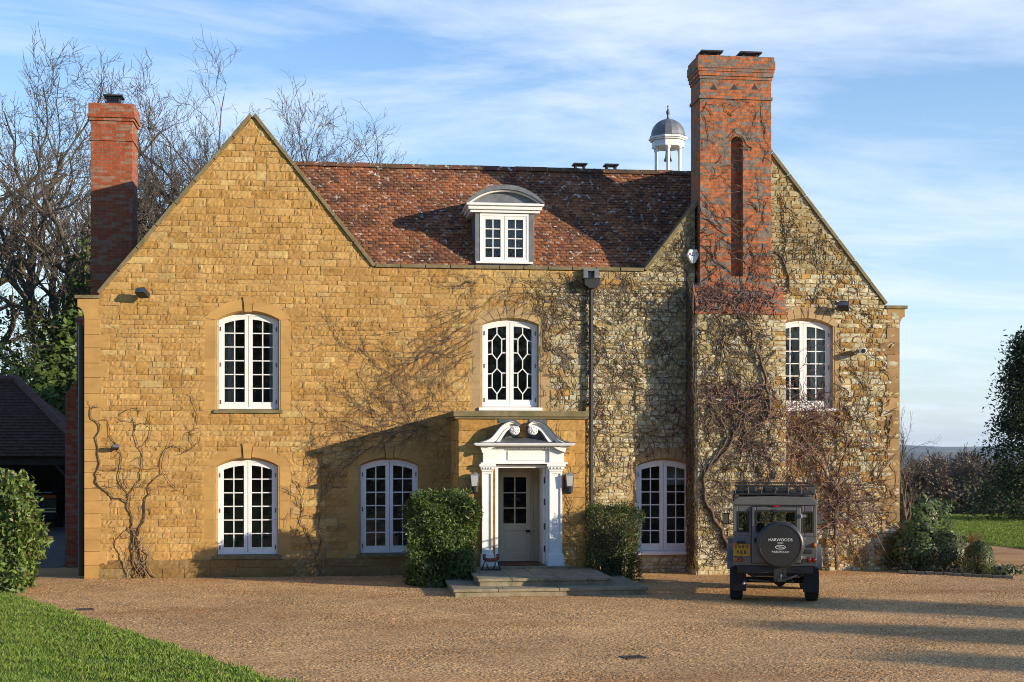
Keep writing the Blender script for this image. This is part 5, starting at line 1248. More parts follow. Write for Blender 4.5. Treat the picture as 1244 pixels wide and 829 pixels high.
local(mb, o).build('base_stems', m_vine_pale, o, smooth=True)

o = climber('trained_climber', 'thin bare climber at the edge of the porch shadow', 388, 700); mb = MB()
traced(mb, g, (340, 540), 4.606, [
    (0.0123, 0.0048, [(225, 740), (200, 640), (225, 560), (215, 420), (230, 330), (230, 150), (235, 30)]), (0.0090, 0.0048, [(200, 640), (170, 560), (150, 490), (115, 430), (130, 380), (95, 300), (60, 250), (30, 270)]),
    (0.0065, 0.0038, [(130, 380), (125, 290), (95, 200), (75, 150)]), (0.0065, 0.0033, [(215, 230), (170, 230), (185, 110), (235, 30)]), (0.0053, 0.0033, [(115, 430), (70, 530)]), (0.0053, 0.0028, [(60, 380), (35, 420), (30, 470)]), (0.0049, 0.0028, [(140, 450), (165, 540)])])
local(mb, o).build('stems', m_vine, o, smooth=True)
mb = MB(); traced(mb, g, (340, 540), 4.606, [(0.0145, 0.0053, [(240, 720), (250, 600), (290, 510), (330, 450), (320, 420)], .10), (0.0074, 0.0033, [(280, 690), (350, 640), (345, 590)], .16), (0.0082, 0.0048, [(215, 745), (190, 690), (150, 650)], .2), (0.0082, 0.0043, [(230, 745), (255, 650), (240, 560)], .1)])
local(mb, o).build('pale_stems', m_vine_pale, o, smooth=True)

o = climber('wall_creeper', 'fine leafless creeper fanning leftwards over the golden wall above the porch shadow', 560, 480); mb = MB(); g = random.Random(5)
strands(mb, g, 30, rect(545, 370, 592, 450), (3.75, .22), 2.2, .007, wig=.22, branch=.16)
strands(mb, g, 34, rect(470, 485, 556, 535), (3.2, .35), 1.8, .007, wig=.3, branch=.2)
strands(mb, g, 24, rect(400, 490, 480, 560), (3.3, .5), 1.1, .0065, wig=.35, branch=.2)
strands(mb, g, 24, rect(560, 330, 690, 385), (3.5, .4), 1.3, .0065, wig=.3, branch=.2)
strands(mb, g, 24, rect(430, 380, 560, 480), (3.8, .4), 1.0, .006, wig=.35, branch=.2)
strands(mb, g, 24, rect(392, 545, 440, 600), (2.6, .9), .8, .0065, wig=.4, branch=.2)
local(mb, o).build('stems', m_vine, o)
o = climber('wall_creeper', 'dense net of bare creeper stems over the pale rubble wall between porch and chimney breast', 760, 690); mb = MB(); g = random.Random(6)
strands(mb, g, 310, rect(716, 355, 840, 600), (2.0, 1.1), 1.0, .009, wig=.5, branch=.2, step=.09)
strands(mb, g, 120, rect(654, 340, 716, 500), (2.3, 1.0), .9, .0095, wig=.5, branch=.2, step=.09)
strands(mb, g, 70, rect(690, 325, 840, 380), (2.6, .9), .9, .009, wig=.5, branch=.2)
strands(mb, g, 70, rect(790, 270, 845, 340), (1.9, .9), .8, .010, wig=.5, branch=.2)
strands(mb, g, 70, rect(725, 620, 838, 690), (1.6, .6), .8, .011, wig=.5, branch=.2)
local(mb, o).build('stems', m_vine, o)
o = climber('wall_creeper', 'thin creeper stems climbing the right side of the porch front', 700, 690, PY); mb = MB(); g = random.Random(7)
strands(mb, g, 60, rect(690, 590, 709, 640), (1.9, .5), 1.1, .008, wig=.35, branch=.25); strands(mb, g, 40, rect(686, 530, 708, 590), (2.3, .5), .8, .007, wig=.35, branch=.25)
local(mb, o).build('stems', m_vine, o)

o = climber('chimney_climber', 'large bare climber with thick trunks covering the chimney breast and stack', 880, 690, yb1); mb = MB(); g = random.Random(8)
traced(mb, g, (820, 470), 3.603, [
    (0.0495, 0.0375, [(235, 720), (200, 630), (150, 540), (120, 430), (125, 380), (160, 340)]), (0.0330, 0.0150, [(160, 340), (220, 280), (250, 200), (300, 130), (330, 80)]), (0.0297, 0.0150, [(125, 380), (180, 300), (225, 220), (190, 130), (110, 50)]), (0.0198, 0.0150, [(125, 400), (105, 300), (110, 220)]),
    (0.0330, 0.0188, [(512, 440), (512, 370), (470, 310), (420, 250)], .1), (0.0198, 0.0090, [(430, 400), (440, 360), (390, 300)]), (0.0198, 0.0112, [(290, 270), (300, 150), (280, 60)])], .025, .07)
traced(mb, g, (820, 340), 3.603 * 1.046, [
    (0.0396, 0.0225, [(420, 640), (430, 560), (410, 480), (395, 400), (355, 270), (320, 200), (240, 110)], .1), (0.0231, 0.0112, [(395, 400), (450, 330), (520, 255)]), (0.0231, 0.0112, [(190, 460), (210, 330), (215, 210), (140, 120)]), (0.0198, 0.0112, [(215, 320), (280, 420), (340, 470)]), (0.0165, 0.0075, [(345, 300), (420, 230), (470, 180)])], .03, .07)
traced(mb, g, (840, 180), 4.144, [(0.0119, 0.0060, [(60, 500), (100, 490), (80, 560), (60, 600)]), (0.0119, 0.0060, [(60, 670), (130, 610), (115, 585)]), (0.0106, 0.0060, [(60, 350), (120, 390), (190, 440)]), (0.0092, 0.0045, [(400, 680), (398, 500), (400, 330), (380, 250)])], .015, .03)
# stems crowding round the left side of the breast
for _ in range(330):
    z = g.uniform(.1, z_sh0 + .3); y0_ = yb1 if z < z_off1 else yb2; y = g.uniform(y0_, -.03); a = g.gauss(1.6, .5); pts = []
    for k in range(g.randint(5, 12)):
        pts.append((BRX0 - .04 - g.uniform(0, .05), y, z)); a += g.gauss(0, .4); y = min(-.03, max(y0_ - .03, y + math.cos(a) * .09)); z += math.sin(a) * .1
    mb.tube(pts, g.uniform(.007, .016), 3, cap=False)
local(mb, o).build('trunks', m_vine, o, smooth=True)
mb = MB()
strands(mb, g, 470, rect(848, 385, 954, 690), (1.8, 1.2), 1.0, .0105, wig=.5, branch=.2, step=.09)
strands(mb, g, 90, rect(851, 250, 936, 345), (1.9, .9), .7, .008, off=.02, wig=.45, branch=.2, step=.09); strands(mb, g, 45, rect(851, 120, 936, 240), (2.2, .7), .7, .007, off=.02, wig=.4, branch=.2)
local(mb, o).build('stems', m_vine, o)
mb = MB()
strands(mb, g, 230, rect(846, 352, 952, 378), (2.2, 1.4), .55, .010, wig=.5, branch=.2, step=.07, out=.35); local(mb, o).build('twig_tuft', m_vine_red, o); mb = MB(); strands(mb, g, 160, rect(848, 468, 952, 490), (3.6, 1.3), .5, .010, wig=.5, branch=.15, step=.07, out=.35)
local(mb, o).build('twig_tuft', m_vine_red, o)

o = climber('corner_climber', 'bushy bare climber with reddish twigs on the right corner of the house', 1010, 690); mb = MB(); g = random.Random(9)
traced(mb, g, (820, 470), 3.603, [
    (0.0462, 0.0225, [(700, 800), (690, 600), (700, 480), (640, 350), (580, 300), (500, 230), (470, 190), (440, 140), (380, 100)], .16), (0.0297, 0.0112, [(700, 460), (720, 330), (745, 250), (730, 200), (745, 120), (760, 85), (800, 70), (840, 120)], .14), (0.0198, 0.0090, [(745, 270), (800, 245), (850, 262)], .12),
    (0.0264, 0.0112, [(690, 560), (760, 470), (840, 440), (900, 470)], .16), (0.0231, 0.0090, [(690, 420), (620, 250), (560, 140), (540, 90)], .2), (0.0231, 0.0090, [(700, 500), (790, 560), (860, 640)], .2)], .03)
traced(mb, g, (884, 180), 3.456, [(0.0264, 0.0150, [(250, 610), (255, 560), (235, 490), (190, 430)]), (0.0185, 0.0075, [(238, 490), (240, 380), (230, 300), (235, 240), (215, 190)]), (0.0119, 0.0060, [(240, 390), (270, 330), (300, 270)]), (0.0132, 0.0067, [(360, 650), (380, 580), (410, 500), (420, 450)]), (0.0092, 0.0053, [(330, 640), (420, 610), (470, 640), (540, 720)]), (0.0092, 0.0053, [(400, 600), (520, 680), (600, 700)])], .02)
local(mb, o).build('trunks', m_vine, o, smooth=True)
mb = MB()
strands(mb, g, 140, rect(940, 200, 1075, 390), (1.9, 1.1), .9, .009, wig=.5, branch=.2, step=.1); strands(mb, g, 60, rect(1012, 385, 1085, 500), (2.2, 1.1), .9, .008, wig=.5, branch=.2)
strands(mb, g, 200, rect(958, 500, 1085, 690), (2.0, 1.2), .9, .010, wig=.5, branch=.2)
local(mb, o).build('stems', m_vine, o)
mb = MB()
for _ in range(640):                                               # the tangle that stands off the wall
    px, py = g.gauss(975, 48), g.gauss(555, 48)
    if g.random() < .35: px, py = g.gauss(1020, 28), g.gauss(625, 30)
    if g.random() < .22: px, py = g.gauss(980, 22), g.gauss(508, 14)
    if px < 900 or px > 1080 or py > 690: continue
    w0 = yb1 if px < 957 else 0.0
    x, z = at(px, py, w0 - .1); p = Vector((x, w0 - .08 - abs(g.gauss(0, .2)), z)); a = g.choice((g.gauss(-.5, .7), g.gauss(3.4, .8), g.gauss(1.2, .8))); pts = [p]
    for k in range(g.randint(4, 9)):
        a += g.gauss(0, .26); p = p + Vector((math.cos(a) * .11, g.gauss(-.012, .035), math.sin(a) * .11 - .012))
        if p.x > XR + .1 or p.z < .05: break
        p.y = min(p.y, -.06 if p.x > BRX1 else yb1 - .05); pts.append(p)
    if len(pts) < 3: continue
    r = g.uniform(.005, .011); mb.tube(pts, [r * (1 - .5 * i / len(pts)) for i in range(len(pts))], 3, cap=False)
local(mb, o).build('twigs', m_vine_red, o)

# ------------------------------------------------------------------ things on the walls
m_alu = mat('grey_metal', (.32, .33, .34), .4, metallic=.6)
m_frost = mat('milky_lamp_glass', (.42, .42, .38), .3, vary=[(9, .85, 1.05)])
for px_, lab in ((575.5, 'wall lantern left of the front door, in the shadow of the door surround'), (691, 'wall lantern right of the front door, in full sun')):
    x, z = at(px_ + 1, 592, PY - .15); o = thing('wall_lantern', lab, 'lantern', (x, PY, z), 0, 'wall lanterns beside the front door')
    b = MB(); b.box(-.05, .05, -.03, .0, -.16, .1); b.tube([(0, -.02, -.1), (0, -.1, -.13), (0, -.15, -.08)], .018, 6); b.lathe([(.03, -.14), (.075, -.11), (.085, .0), (.06, .03)], 0, -.15, 10); b.build('bracket', m_black, o)
    c = MB(); c.prism([(-.065, .035), (.065, .035), (.09, .27), (-.09, .27)], -.235, -.065, 'y'); c.build('lamp_glass', m_frost, o)
    d = MB(); d.box(-.1, .1, -.245, -.055, .27, .29); d.lathe([(.1, .29), (.05, .325), (.015, .34)], 0, -.15, 8)
    for sx in (-1, 1):
        for yy in (-.238, -.062): d.tube([(sx * .068, yy, .03), (sx * .093, yy, .275)], .007, 4)
    d.box(-.075, .075, -.24, -.06, .02, .035); d.build('lamp_frame', m_alu, o)
def floodlight(px, py, lab, s=1.0, yaw=-25):
    x, z = at(px, py, -.2); o = thing('floodlight', lab, 'floodlight', (x, 0, z), 0)
    a = MB(); a.box(-.04, .04, -.03, 0, -.06, .06); a.tube([(0, -.02, 0), (0, -.2 * s, .0)], .02, 6); a.build('arm', m_black, o)
    T = Matrix.Translation((0, -.25 * s, 0)) @ Matrix.Rotation(R(yaw), 4, 'Z') @ Matrix.Rotation(R(-28), 4, 'X')
    h = MB(); h.prism([(-.13 * s, -.07 * s), (.13 * s, -.07 * s), (.13 * s, .04 * s), (.09 * s, .08 * s), (-.09 * s, .08 * s), (-.13 * s, .04 * s)], -.14 * s, .1 * s, 'y', M=T); h.build('lamp_head', m_black, o, bevel=.008)
    f = MB(); f.box(-.11 * s, .11 * s, -.144 * s, -.141 * s, -.055 * s, .05 * s, M=T); f.build('lamp_glass', m_lead_dark, o)
floodlight(174, 357, 'black floodlight high on the left gable wall'); floodlight(1024, 373, 'black floodlight above the window beside the chimney breast')
floodlight(139, 544, 'small black spotlight among the trained climber stems', .62, 20)
x, z = at(1051, 425, -.3); o = thing('security_camera', 'white bullet security camera near the right corner of the wall', 'camera', (x, 0, z))
T = Matrix.Translation((0, -.05, 0)) @ Matrix.Rotation(R(-12), 4, 'Z') @ Matrix.Rotation(R(96), 4, 'X')
b = MB(); b.lathe([(.05, 0), (.05, .02), (.025, .03), (.025, .08), (.07, .09), (.078, .12), (.078, .32), (.07, .335), (.056, .336)], 0, 0, 16, M=T); b.build('camera_body', m_white, o, smooth=False)
b = MB(); b.lathe([(.056, .337), (.05, .343), (.02, .345)], 0, 0, 16, M=T); b.build('lens', m_black, o)
x, z = at(840.5, 312.5, 0); o = thing('alarm_box', 'pale hexagonal alarm box on the wall left of the tall chimney stack', 'alarm', (x, -.06, z))
hx_ = [(-.16, .035), (-.10, .17), (.10, .17), (.16, .035), (.05, -.17), (-.05, -.17)]
b = MB(); b.prism(hx_, -.09, .05); b.build('case', m_white, o, bevel=.02)
def text(body, size, mat_, parent, loc, rot=(R(90), 0, 0), name='lettering', ext=.001, sx=1):
    c = bpy.data.curves.new(name, 'FONT'); c.body = body; c.size = size; c.align_x = 'CENTER'; c.align_y = 'CENTER'; c.extrude = ext; c.materials.append(mat_)
    t_ = bpy.data.objects.new(name, c); COL.objects.link(t_); t_.parent = parent; t_.location = loc; t_.rotation_euler = rot; t_.scale = (sx, 1, 1)
    bpy.context.view_layer.update(); me = bpy.data.meshes.new_from_object(t_.evaluated_get(bpy.context.evaluated_depsgraph_get()))
    n_ = bpy.data.objects.new(name, me); COL.objects.link(n_); n_.parent = parent; n_.location = loc; n_.rotation_euler = rot; n_.scale = (sx, 1, 1)
    if not me.materials: me.materials.append(mat_)
    bpy.data.objects.remove(t_); n_.name = name; return n_
text('ADT', .125, mat('navy_print', (.03, .035, .09), .5), o, (0, -.092, .045))

# boot scraper on the landing
x, z = at(596.5, 688, -2.55); o = thing('boot_scraper', 'boot scraper with red brown brushes on black trestle legs', 'boot scraper', (x, -2.55, .325))
b = MB(); b.box(-.22, .22, -.1, .1, 0, .03)
for s in (-1, 1):
    for y in (-.06, .06): b.tube([(s * .13 - .07, y, .03), (s * .13, y * .4, .23), (s * .13 + .07, y, .03)], .011, 6)
b.build('stand', m_black, o)
m_brush = mat('red_brown_bristle', (.23, .065, .03), .8, vary=[(30, .7, 1.3)], bump=[(120, .006)])
b = MB(); b.tube([(-.14, 0, .245), (-.07, 0, .225), (.07, 0, .225), (.14, 0, .245)], [.035, .042, .042, .035], 10)
b.build('foot_brush', m_brush, o, smooth=True)
for s in (-1, 1):
    b = MB(); b.tube([(s * .14, 0, .23), (s * .155, 0, .30), (s * .165, 0, .36)], [.038, .034, .02], 10); b.tube([(s * .16, 0, .345), (s * .11, 0, .335)], [.022, .014], 8); b.build('side_brush', m_brush, o, smooth=True)
m_rust = mat('rusty_iron', (.075, .05, .035), .85, vary=[(20, .6, 1.4)])
for px_, py_, lab in ((103, 741.5, 'dark iron drain grate in the gravel near the lawn edge'), (770, 800, 'dark iron drain grate in the open gravel in front of the steps')):
    x, y = gr(px_, py_); o = thing('drain_grate', lab, 'drain cover', (x, y, .0), .2); b = MB(); s = .16
    b.box(-s, s, -s, -s + .03, .0, .022); b.box(-s, s, s - .03, s, .0, .022); b.box(-s, -s + .03, -s + .03, s - .03, .0, .022); b.box(s - .03, s, -s + .03, s - .03, .0, .022)
    for i in range(6): xx = -s + .04 + i * .042; b.box(xx, xx + .022, -s + .03, s - .03, .002, .02)
    b.box(-s, s, -s, s, -.01, .004); b.build('grate', m_rust, o)

# ------------------------------------------------------------------ open garage on the left with a car inside
ap = MB(); a0, a1 = ax(-40, 3.2), ax(112, 3.2); YG = 10.3; FL = .55
ap.add([(-13, 3.2, .004), (-6.9, 3.2, .004), (-6.9, YG, FL), (-13, YG, FL), (-13, 18, FL), (-6.9, 18, FL)], [(0, 1, 2, 3), (3, 2, 5, 4)]); tag(ap.build('garage_apron', m_apron), kind='structure')
m_oak = mat('tarred_boards', (.035, .028, .022), .85, vary=[(6, .7, 1.3)], streak=((1, 1, 14), (.06, .05, .04), .5))
o = thing('open_garage', 'open fronted garage with a dark hipped tile roof beside the house', 'garage', (-10, 12, FL)); L_ = Matrix.Translation((10, -12, -FL))
gx0, gx1 = -17.0, ax(108, 9.7); ze, zr = at(40, 555, 9.7)[1], at(10, 463, 13)[1]; xr = ax(20, 13)
b = MB(); b.add([(gx0, 9.7, ze), (gx1, 9.7, ze), (xr, 13, zr), (gx0, 13, zr), (gx1, 16.3, ze), (gx0, 16.3, ze)], [(0, 1, 2, 3), (1, 4, 2), (3, 2, 4, 5), (0, 5, 4, 1)]); b.v = [tuple(L_ @ Vector(v)) for v in b.v]; RF = b.build('roof', m_tile_dark, o)
b = MB(); bb_ = RF.location
k = 26
for i in range(k):                                                   # tile courses on the front slope and hip tiles
    t0 = i / k; y0, z0 = lerp(9.68, 13, t0), lerp(ze, zr, t0); xe = lerp(gx1, xr, t0)
    b.add([tuple(L_ @ Vector(v)) for v in ((gx0, y0, z0 + .012), (xe, y0, z0 + .012), (xe, y0 - .004, z0 + .035), (gx0, y0 - .004, z0 + .035), (lerp(gx1, xr, t0 + 1 / k), lerp(9.7, 13, t0 + 1 / k), lerp(ze, zr, t0 + 1 / k) + .014), (gx0, lerp(9.7, 13, t0 + 1 / k), lerp(ze, zr, t0 + 1 / k) + .014))], [(0, 1, 2, 3), (3, 2, 4, 5)])
b.build('tile_courses', m_tile_dark, o)
b = MB(); b.tube([tuple(L_ @ Vector(v)) for v in ((gx1 + .05, 9.65, ze + .03), (xr, 13, zr + .06))], .13, 8); b.tube([tuple(L_ @ Vector(v)) for v in ((xr, 13, zr + .05), (gx0, 13, zr + .05))], .13, 8); b.build('hip_tiles', mat('hip_tile', (.13, .06, .045), .9, vary=[(5, .7, 1.3)]), o)
b = MB(); b.box(gx0, gx1 - .3, 16, 16.1, FL, ze); b.box(gx1 - .4, gx1 - .3, 10.2, 16, FL, ze); b.box(gx0, gx1 - .25, 9.95, 10.15, ze - .25, ze - .02); b.v = [tuple(L_ @ Vector(v)) for v in b.v]; b.build('wall', m_oak, o)
for xx in (gx1 - .5, gx1 - 3.6, gx1 - 6.7): b = MB(); b.box(xx, xx + .2, 9.96, 10.16, FL, ze - .25); b.tube([(xx + .1, 10.06, ze - 1), (xx - .55, 10.06, ze - .2)], .06, 4); b.v = [tuple(L_ @ Vector(v)) for v in b.v]; b.build('post', m_oak, o)

m_paint_dark = mat('dark_car_paint', (.02, .022, .026), .25, coat=.6, metallic=.3)
m_rubber = mat('rubber', (.014, .014, .015), .8, vary=[(9, .8, 1.3)])
m_cglass = glass_mat('dark_car_glass', (.62, .66, .62), 1.3)
m_red = mat('red_lens', (.30, .012, .012), .2, coat=.7); m_amber = mat('amber_lens', (.38, .11, .015), .25, coat=.5)
m_plate = mat('yellow_plate', (.50, .27, .012), .5, vary=[(14, .85, 1.1)]); m_chrome = mat('chrome', (.6, .6, .6), .22, metallic=1)
gc = thing('garaged_car', 'dark estate car parked nose in inside the open garage', 'car', (ax(34, 11.6), 11.6, FL))
b = MB(); b.prism([(-.02, .35), (-.05, .55), (-.04, .95), (.02, 1.08), (3.3, 1.02), (4.4, .86), (4.55, .6), (4.5, .3), (0, .28)], -.9, .9, 'x'); b.prism([(.1, 1.08), (.32, 1.5), (.5, 1.58), (1.9, 1.6), (2.5, 1.5), (3.3, 1.02)], -.76, .76, 'x'); b.build('body', m_paint_dark, gc, bevel=.05)
b = MB(); b.prism([(.12, 1.12), (.30, 1.47), (.29, 1.485), (.10, 1.14)], -.66, .66, 'x'); b.build('rear_window', m_cglass, gc)
for s in (-1, 1):
    b = MB(); b.box(min(s * .40, s * .86), max(s * .40, s * .86), -.075, -.03, .93, 1.05); b.build('tail_light', m_red, gc, bevel=.02)
    for y in (.85, 3.6): b = MB(); b.lathe([(.3, -.11), (.34, -.09), (.34, .09), (.3, .11)], 0, 0, 20, M=Matrix.Translation((s * .8, y, .34)) @ Matrix.Rotation(R(90), 4, 'Y')); b.build('wheel', m_rubber, gc)
b = MB(); b.box(-.86, .40, -.062, -.045, .97, 1.01); b.box(-.85, .85, -.075, -.05, .5, .54); b.box(-.85, .85, -.07, -.05, .6, .62); b.build('chrome_trim', m_chrome, gc)
b = MB(); b.box(-.26, .26, -.075, -.05, .78, .89); b.build('number_plate', m_plate, gc)

# ------------------------------------------------------------------ the off-roader on the drive
m_grey = mat('grey_car_paint', (.125, .125, .122),   .34, coat=.4, vary=[(1.5, .9, 1.08)], spots=[(3, (.20, .165, .12), .52, .75, .5)])
m_dkgrey = mat('black_trim', (.022, .022, .023), .55, vary=[(8, .8, 1.3)])
gx, gy = gr(940, 729); YAWC = R(-16); hd = Vector((math.sin(-YAWC), math.cos(YAWC), 0))
zc0 = Vector((gx, gy, 0)) - hd * .78
car = thing('parked_car', 'boxy dark grey off-road car with roof rack and covered spare wheel on its rear door', 'car', (zc0.x, zc0.y, 0), YAWC)
S = 1.04
b = MB()   # rear tub with arches cut as an outline, bonnet, sills
side = [(0, .74), (.28, .74), (.36, .98), (.52, 1.10), (1.0, 1.10), (1.16, .98), (1.24, .62), (2.55, .62), (2.62, .98), (2.78, 1.10), (3.26, 1.10), (3.42, .98), (3.5, .7), (3.82, .7), (3.84, 1.18), (2.5, 1.26), (2.48, 1.32), (0, 1.32)]
b.prism([(p[0], p[1]) for p in side], -.80, .80, 'x'); 
for s in (-1, 1): b.prism([(.0, 1.02), (.0, 1.06), (2.48, 1.06), (2.48, 1.02)], s * .80 - .012, s * .80 + .012, 'x')
# rear panel pieces round the two quarter windows and the door opening, sides, roof
def rp(x0, x1, z0, z1, y0=0, y1=.05): b.box(x0, x1, y0, y1, z0, z1)
rp(-.80, -.71, 1.32, 1.93); rp(-.50, -.45, 1.32, 1.93); rp(-.71, -.50, 1.32, 1.40); rp(-.71, -.50, 1.80, 1.93)
rp(.73, .80, 1.32, 1.93); rp(.50, .56, 1.32, 1.93); rp(.56, .73, 1.32, 1.40); rp(.56, .73, 1.80, 1.93); rp(-.45, .50, 1.90, 1.93)
for s in (-1, 1):
    x0, x1 = min(s * .80, s * .76), max(s * .80, s * .76)
    for ya, yb_ in ((.05, .2), (1.2, 1.32), (2.3, 2.46)): b.box(x0, x1, ya, yb_, 1.32, 1.93)
    b.box(x0, x1, .2, 2.3, 1.32, 1.38); b.box(x0, x1, .2, 2.3, 1.82, 1.93)
b.prism([(-.81, 1.93), (-.81, 1.97), (-.765, 2.045), (-.69, 2.085), (0, 2.10), (.69, 2.085), (.765, 2.045), (.81, 1.97), (.81, 1.93)], -.03, 2.5, 'y')
BODY = b.build('body', m_grey, car, bevel=.016)
b = MB()
for s in (-1, 1):
    for (ya, yb_) in ((.2, 1.2), (1.32, 2.3)): b.box(s * .778 - .003, s * .778 + .003, ya, yb_, 1.38, 1.82)
b.box(-.76, .76, 2.42, 2.426, 1.34, 1.92); b.build('side_glass', m_cglass, car)
for (x0, x1) in ((-.71, -.50), (.56, .73)):
    w = MB(); w.box(x0, x1, .015, .022, 1.40, 1.80); q_ = w.build('quarter_window', m_cglass, car)
    w = MB(); e = .022
    for (a, c, d_, f_) in ((x0 - .005, x0 + e, 1.395, 1.805), (x1 - e, x1 + .005, 1.395, 1.805), (x0 + e, x1 - e, 1.395, 1.395 + e), (x0 + e, x1 - e, 1.805 - e, 1.805)): w.box(a, c, -.008, .012, d_, f_)
    w.build('rubber_seal', m_rubber, q_)
# rear door with its window
b = MB(); b.box(-.445, .495, -.035, .045, .80, 1.40); b.box(-.445, -.36, -.035, .045, 1.40, 1.885); b.box(.40, .495, -.035, .045, 1.40, 1.885); b.box(-.36, .40, -.035, .045, 1.82, 1.885)
RD = b.build('rear_door', m_grey, car, bevel=.018)
b = MB(); b.box(-.36, .40, .0, .006, 1.40, 1.82); b.build('pane', m_cglass, RD)
b = MB(); e = .028
for (a, c, d_, f_) in ((-.365, -.365 + e, 1.395, 1.825), (.405 - e, .405, 1.395, 1.825), (-.365 + e, .405 - e, 1.395, 1.395 + e), (-.365 + e, .405 - e, 1.825 - e, 1.825)): b.box(a, c, -.045, -.004, d_, f_)
b.build('rubber_seal', m_rubber, RD)
for z in (.92, 1.28, 1.72): b = MB(); b.box(.47, .60, -.055, -.036, z - .025, z + .025); b.tube([(.505, -.06, z - .04), (.505, -.06, z + .04)], .016, 8); b.build('hinge', m_alu, RD)
b = MB(); b.box(-.40, -.33, -.06, -.036, 1.2, 1.28); b.build('handle', m_dkgrey, RD)
b = MB()
for (a, c, d_, f_) in ((-.458, -.44, .79, 1.90), (.49, .508, .79, 1.90), (-.44, .49, .79, .805), (-.44, .49, 1.88, 1.90)): b.box(a, c, -.014, -.001, d_, f_)
b.build('door_seal', m_rubber, RD)
b = MB(); b.tube([(.02, -.05, 1.86), (.02, -.065, 1.84), (-.26, -.06, 1.60)], .009, 5); b.tube([(-.30, -.05, 1.66), (-.20, -.05, 1.50)], .008, 4); b.build('rear_wiper', m_rubber, RD)
b = MB(); b.box(-.03, .07, -.055, -.036, 1.895, 1.93); b.build('high_brake_light', m_red, RD, bevel=.006)
b = MB()
for i in range(9):
    for (x_, z_) in ((-.785, 1.36 + i * .065), (.785, 1.36 + i * .065), (-.76 + i * .035, 1.345), (.53 + i * .03, 1.345)): b.lathe([(.008, 0), (.006, .004)], 0, 0, 6, M=Matrix.Translation((x_, .0, z_)) @ Matrix.Rotation(R(90), 4, 'X'))
b.build('rivets', m_alu, car)
b = MB(); b.tube([(-.55, .5, .42), (-.58, .1, .40), (-.60, -.03, .39)], .028, 8); b.build('exhaust', m_alu, car, smooth=True)
# spare wheel under its cover
My = Matrix.Translation((.10, -.04, 1.17)) @ Matrix.Rotation(R(90), 4, 'X')
b = MB(); b.lathe([(.30, 0), (.43, .02), (.45, .06), (.45, .15), (.44, .18), (.415, .20), (.395, .205), (.39, .196), (.2, .20), (.01, .203)], 0, 0, 48, M=My); SW = b.build('spare_wheel', mat('wheel_cover', (.024, .024, .025), .42, coat=.25), car, smooth=False)
b = MB(); b.lathe([(.452, .10), (.456, .11), (.456, .135), (.452, .145)], 0, 0, 48, M=My); b.build('cover_rim', m_grey, SW)
m_print = mat('pale_print', (.75, .75, .70), .5)
yf = -.04 - .206
text('HARWOODS', .078, m_print, SW, (.10, yf, 1.265), sx=1.0); text('SUSSEX', .034, m_print, SW, (.10, yf, 1.205)); text('PULBOROUGH', .05, m_print, SW, (.10, yf, 1.035))
b = MB(); n = 28
el = [(.10 + .098 * math.cos(6.2832 * i / n), 1.125 + .042 * math.sin(6.2832 * i / n)) for i in range(n)]; el2 = [(.10 + .086 * math.cos(6.2832 * i / n), 1.125 + .033 * math.sin(6.2832 * i / n)) for i in range(n)]
b.add([(p[0], yf - .001, p[1]) for p in el] + [(p[0], yf - .001, p[1]) for p in el2], [(i, (i + 1) % n, n + (i + 1) % n, n + i) for i in range(n)]); b.build('oval_badge', m_print, SW)
text('LAND', .03, m_print, SW, (.075, yf, 1.136), sx=1.1); text('ROVER', .03, m_print, SW, (.118, yf, 1.112), sx=1.1)
# bumper, chassis, tow hitch
b = MB(); b.box(-.72, .72, -.03, .1, .60, .735); b.box(-.45, -.37, .1, 3.7, .5, .62); b.box(.37, .45, .1, 3.7, .5, .62); b.tube([(-.7, .78, .4), (.7, .78, .4)], .06, 8); b.lathe([(.02, -.14), (.13, -.05), (.13, .05), (.02, .14)], .12, .78, 14, M=Matrix.Translation((0, 0, .40)) ); b.tube([(-.7, 3.14, .4), (.7, 3.14, .4)], .06, 8)
b.prism([(-.6, .6), (.6, .6), (.45, .52), (-.45, .52)], .12, .5, 'y'); b.tube([(.3, .5, .42), (.34, -.02, .44)], .035, 8); b.build('rear_crossmember', m_dkgrey, car, bevel=.008)
b = MB(); b.box(-.02, .22, -.055, -.031, .44, .70); b.box(.05, .15, -.16, -.05, .46, .50); b.lathe([(.022, .50), (.018, .53), (.035, .55), (.03, .59), (.01, .6)], .10, -.13, 12)
for xx in (.02, .18):
    for z in (.62, .68): b.lathe([(.018, 0), (.018, .014)], 0, 0, 6, M=Matrix.Translation((xx, -.055, z)) @ Matrix.Rotation(R(90), 4, 'X'))
b.tube([(.14, -.12, .47), (.30, -.14, .53), (.42, -.1, .57)], [.03, .026, .022], 8); b.tube([(-.5, .05, .46), (-.1, .02, .44)], .018, 6); b.build('tow_hitch', mat('dull_steel', (.10, .10, .10), .5, metallic=.6), car)
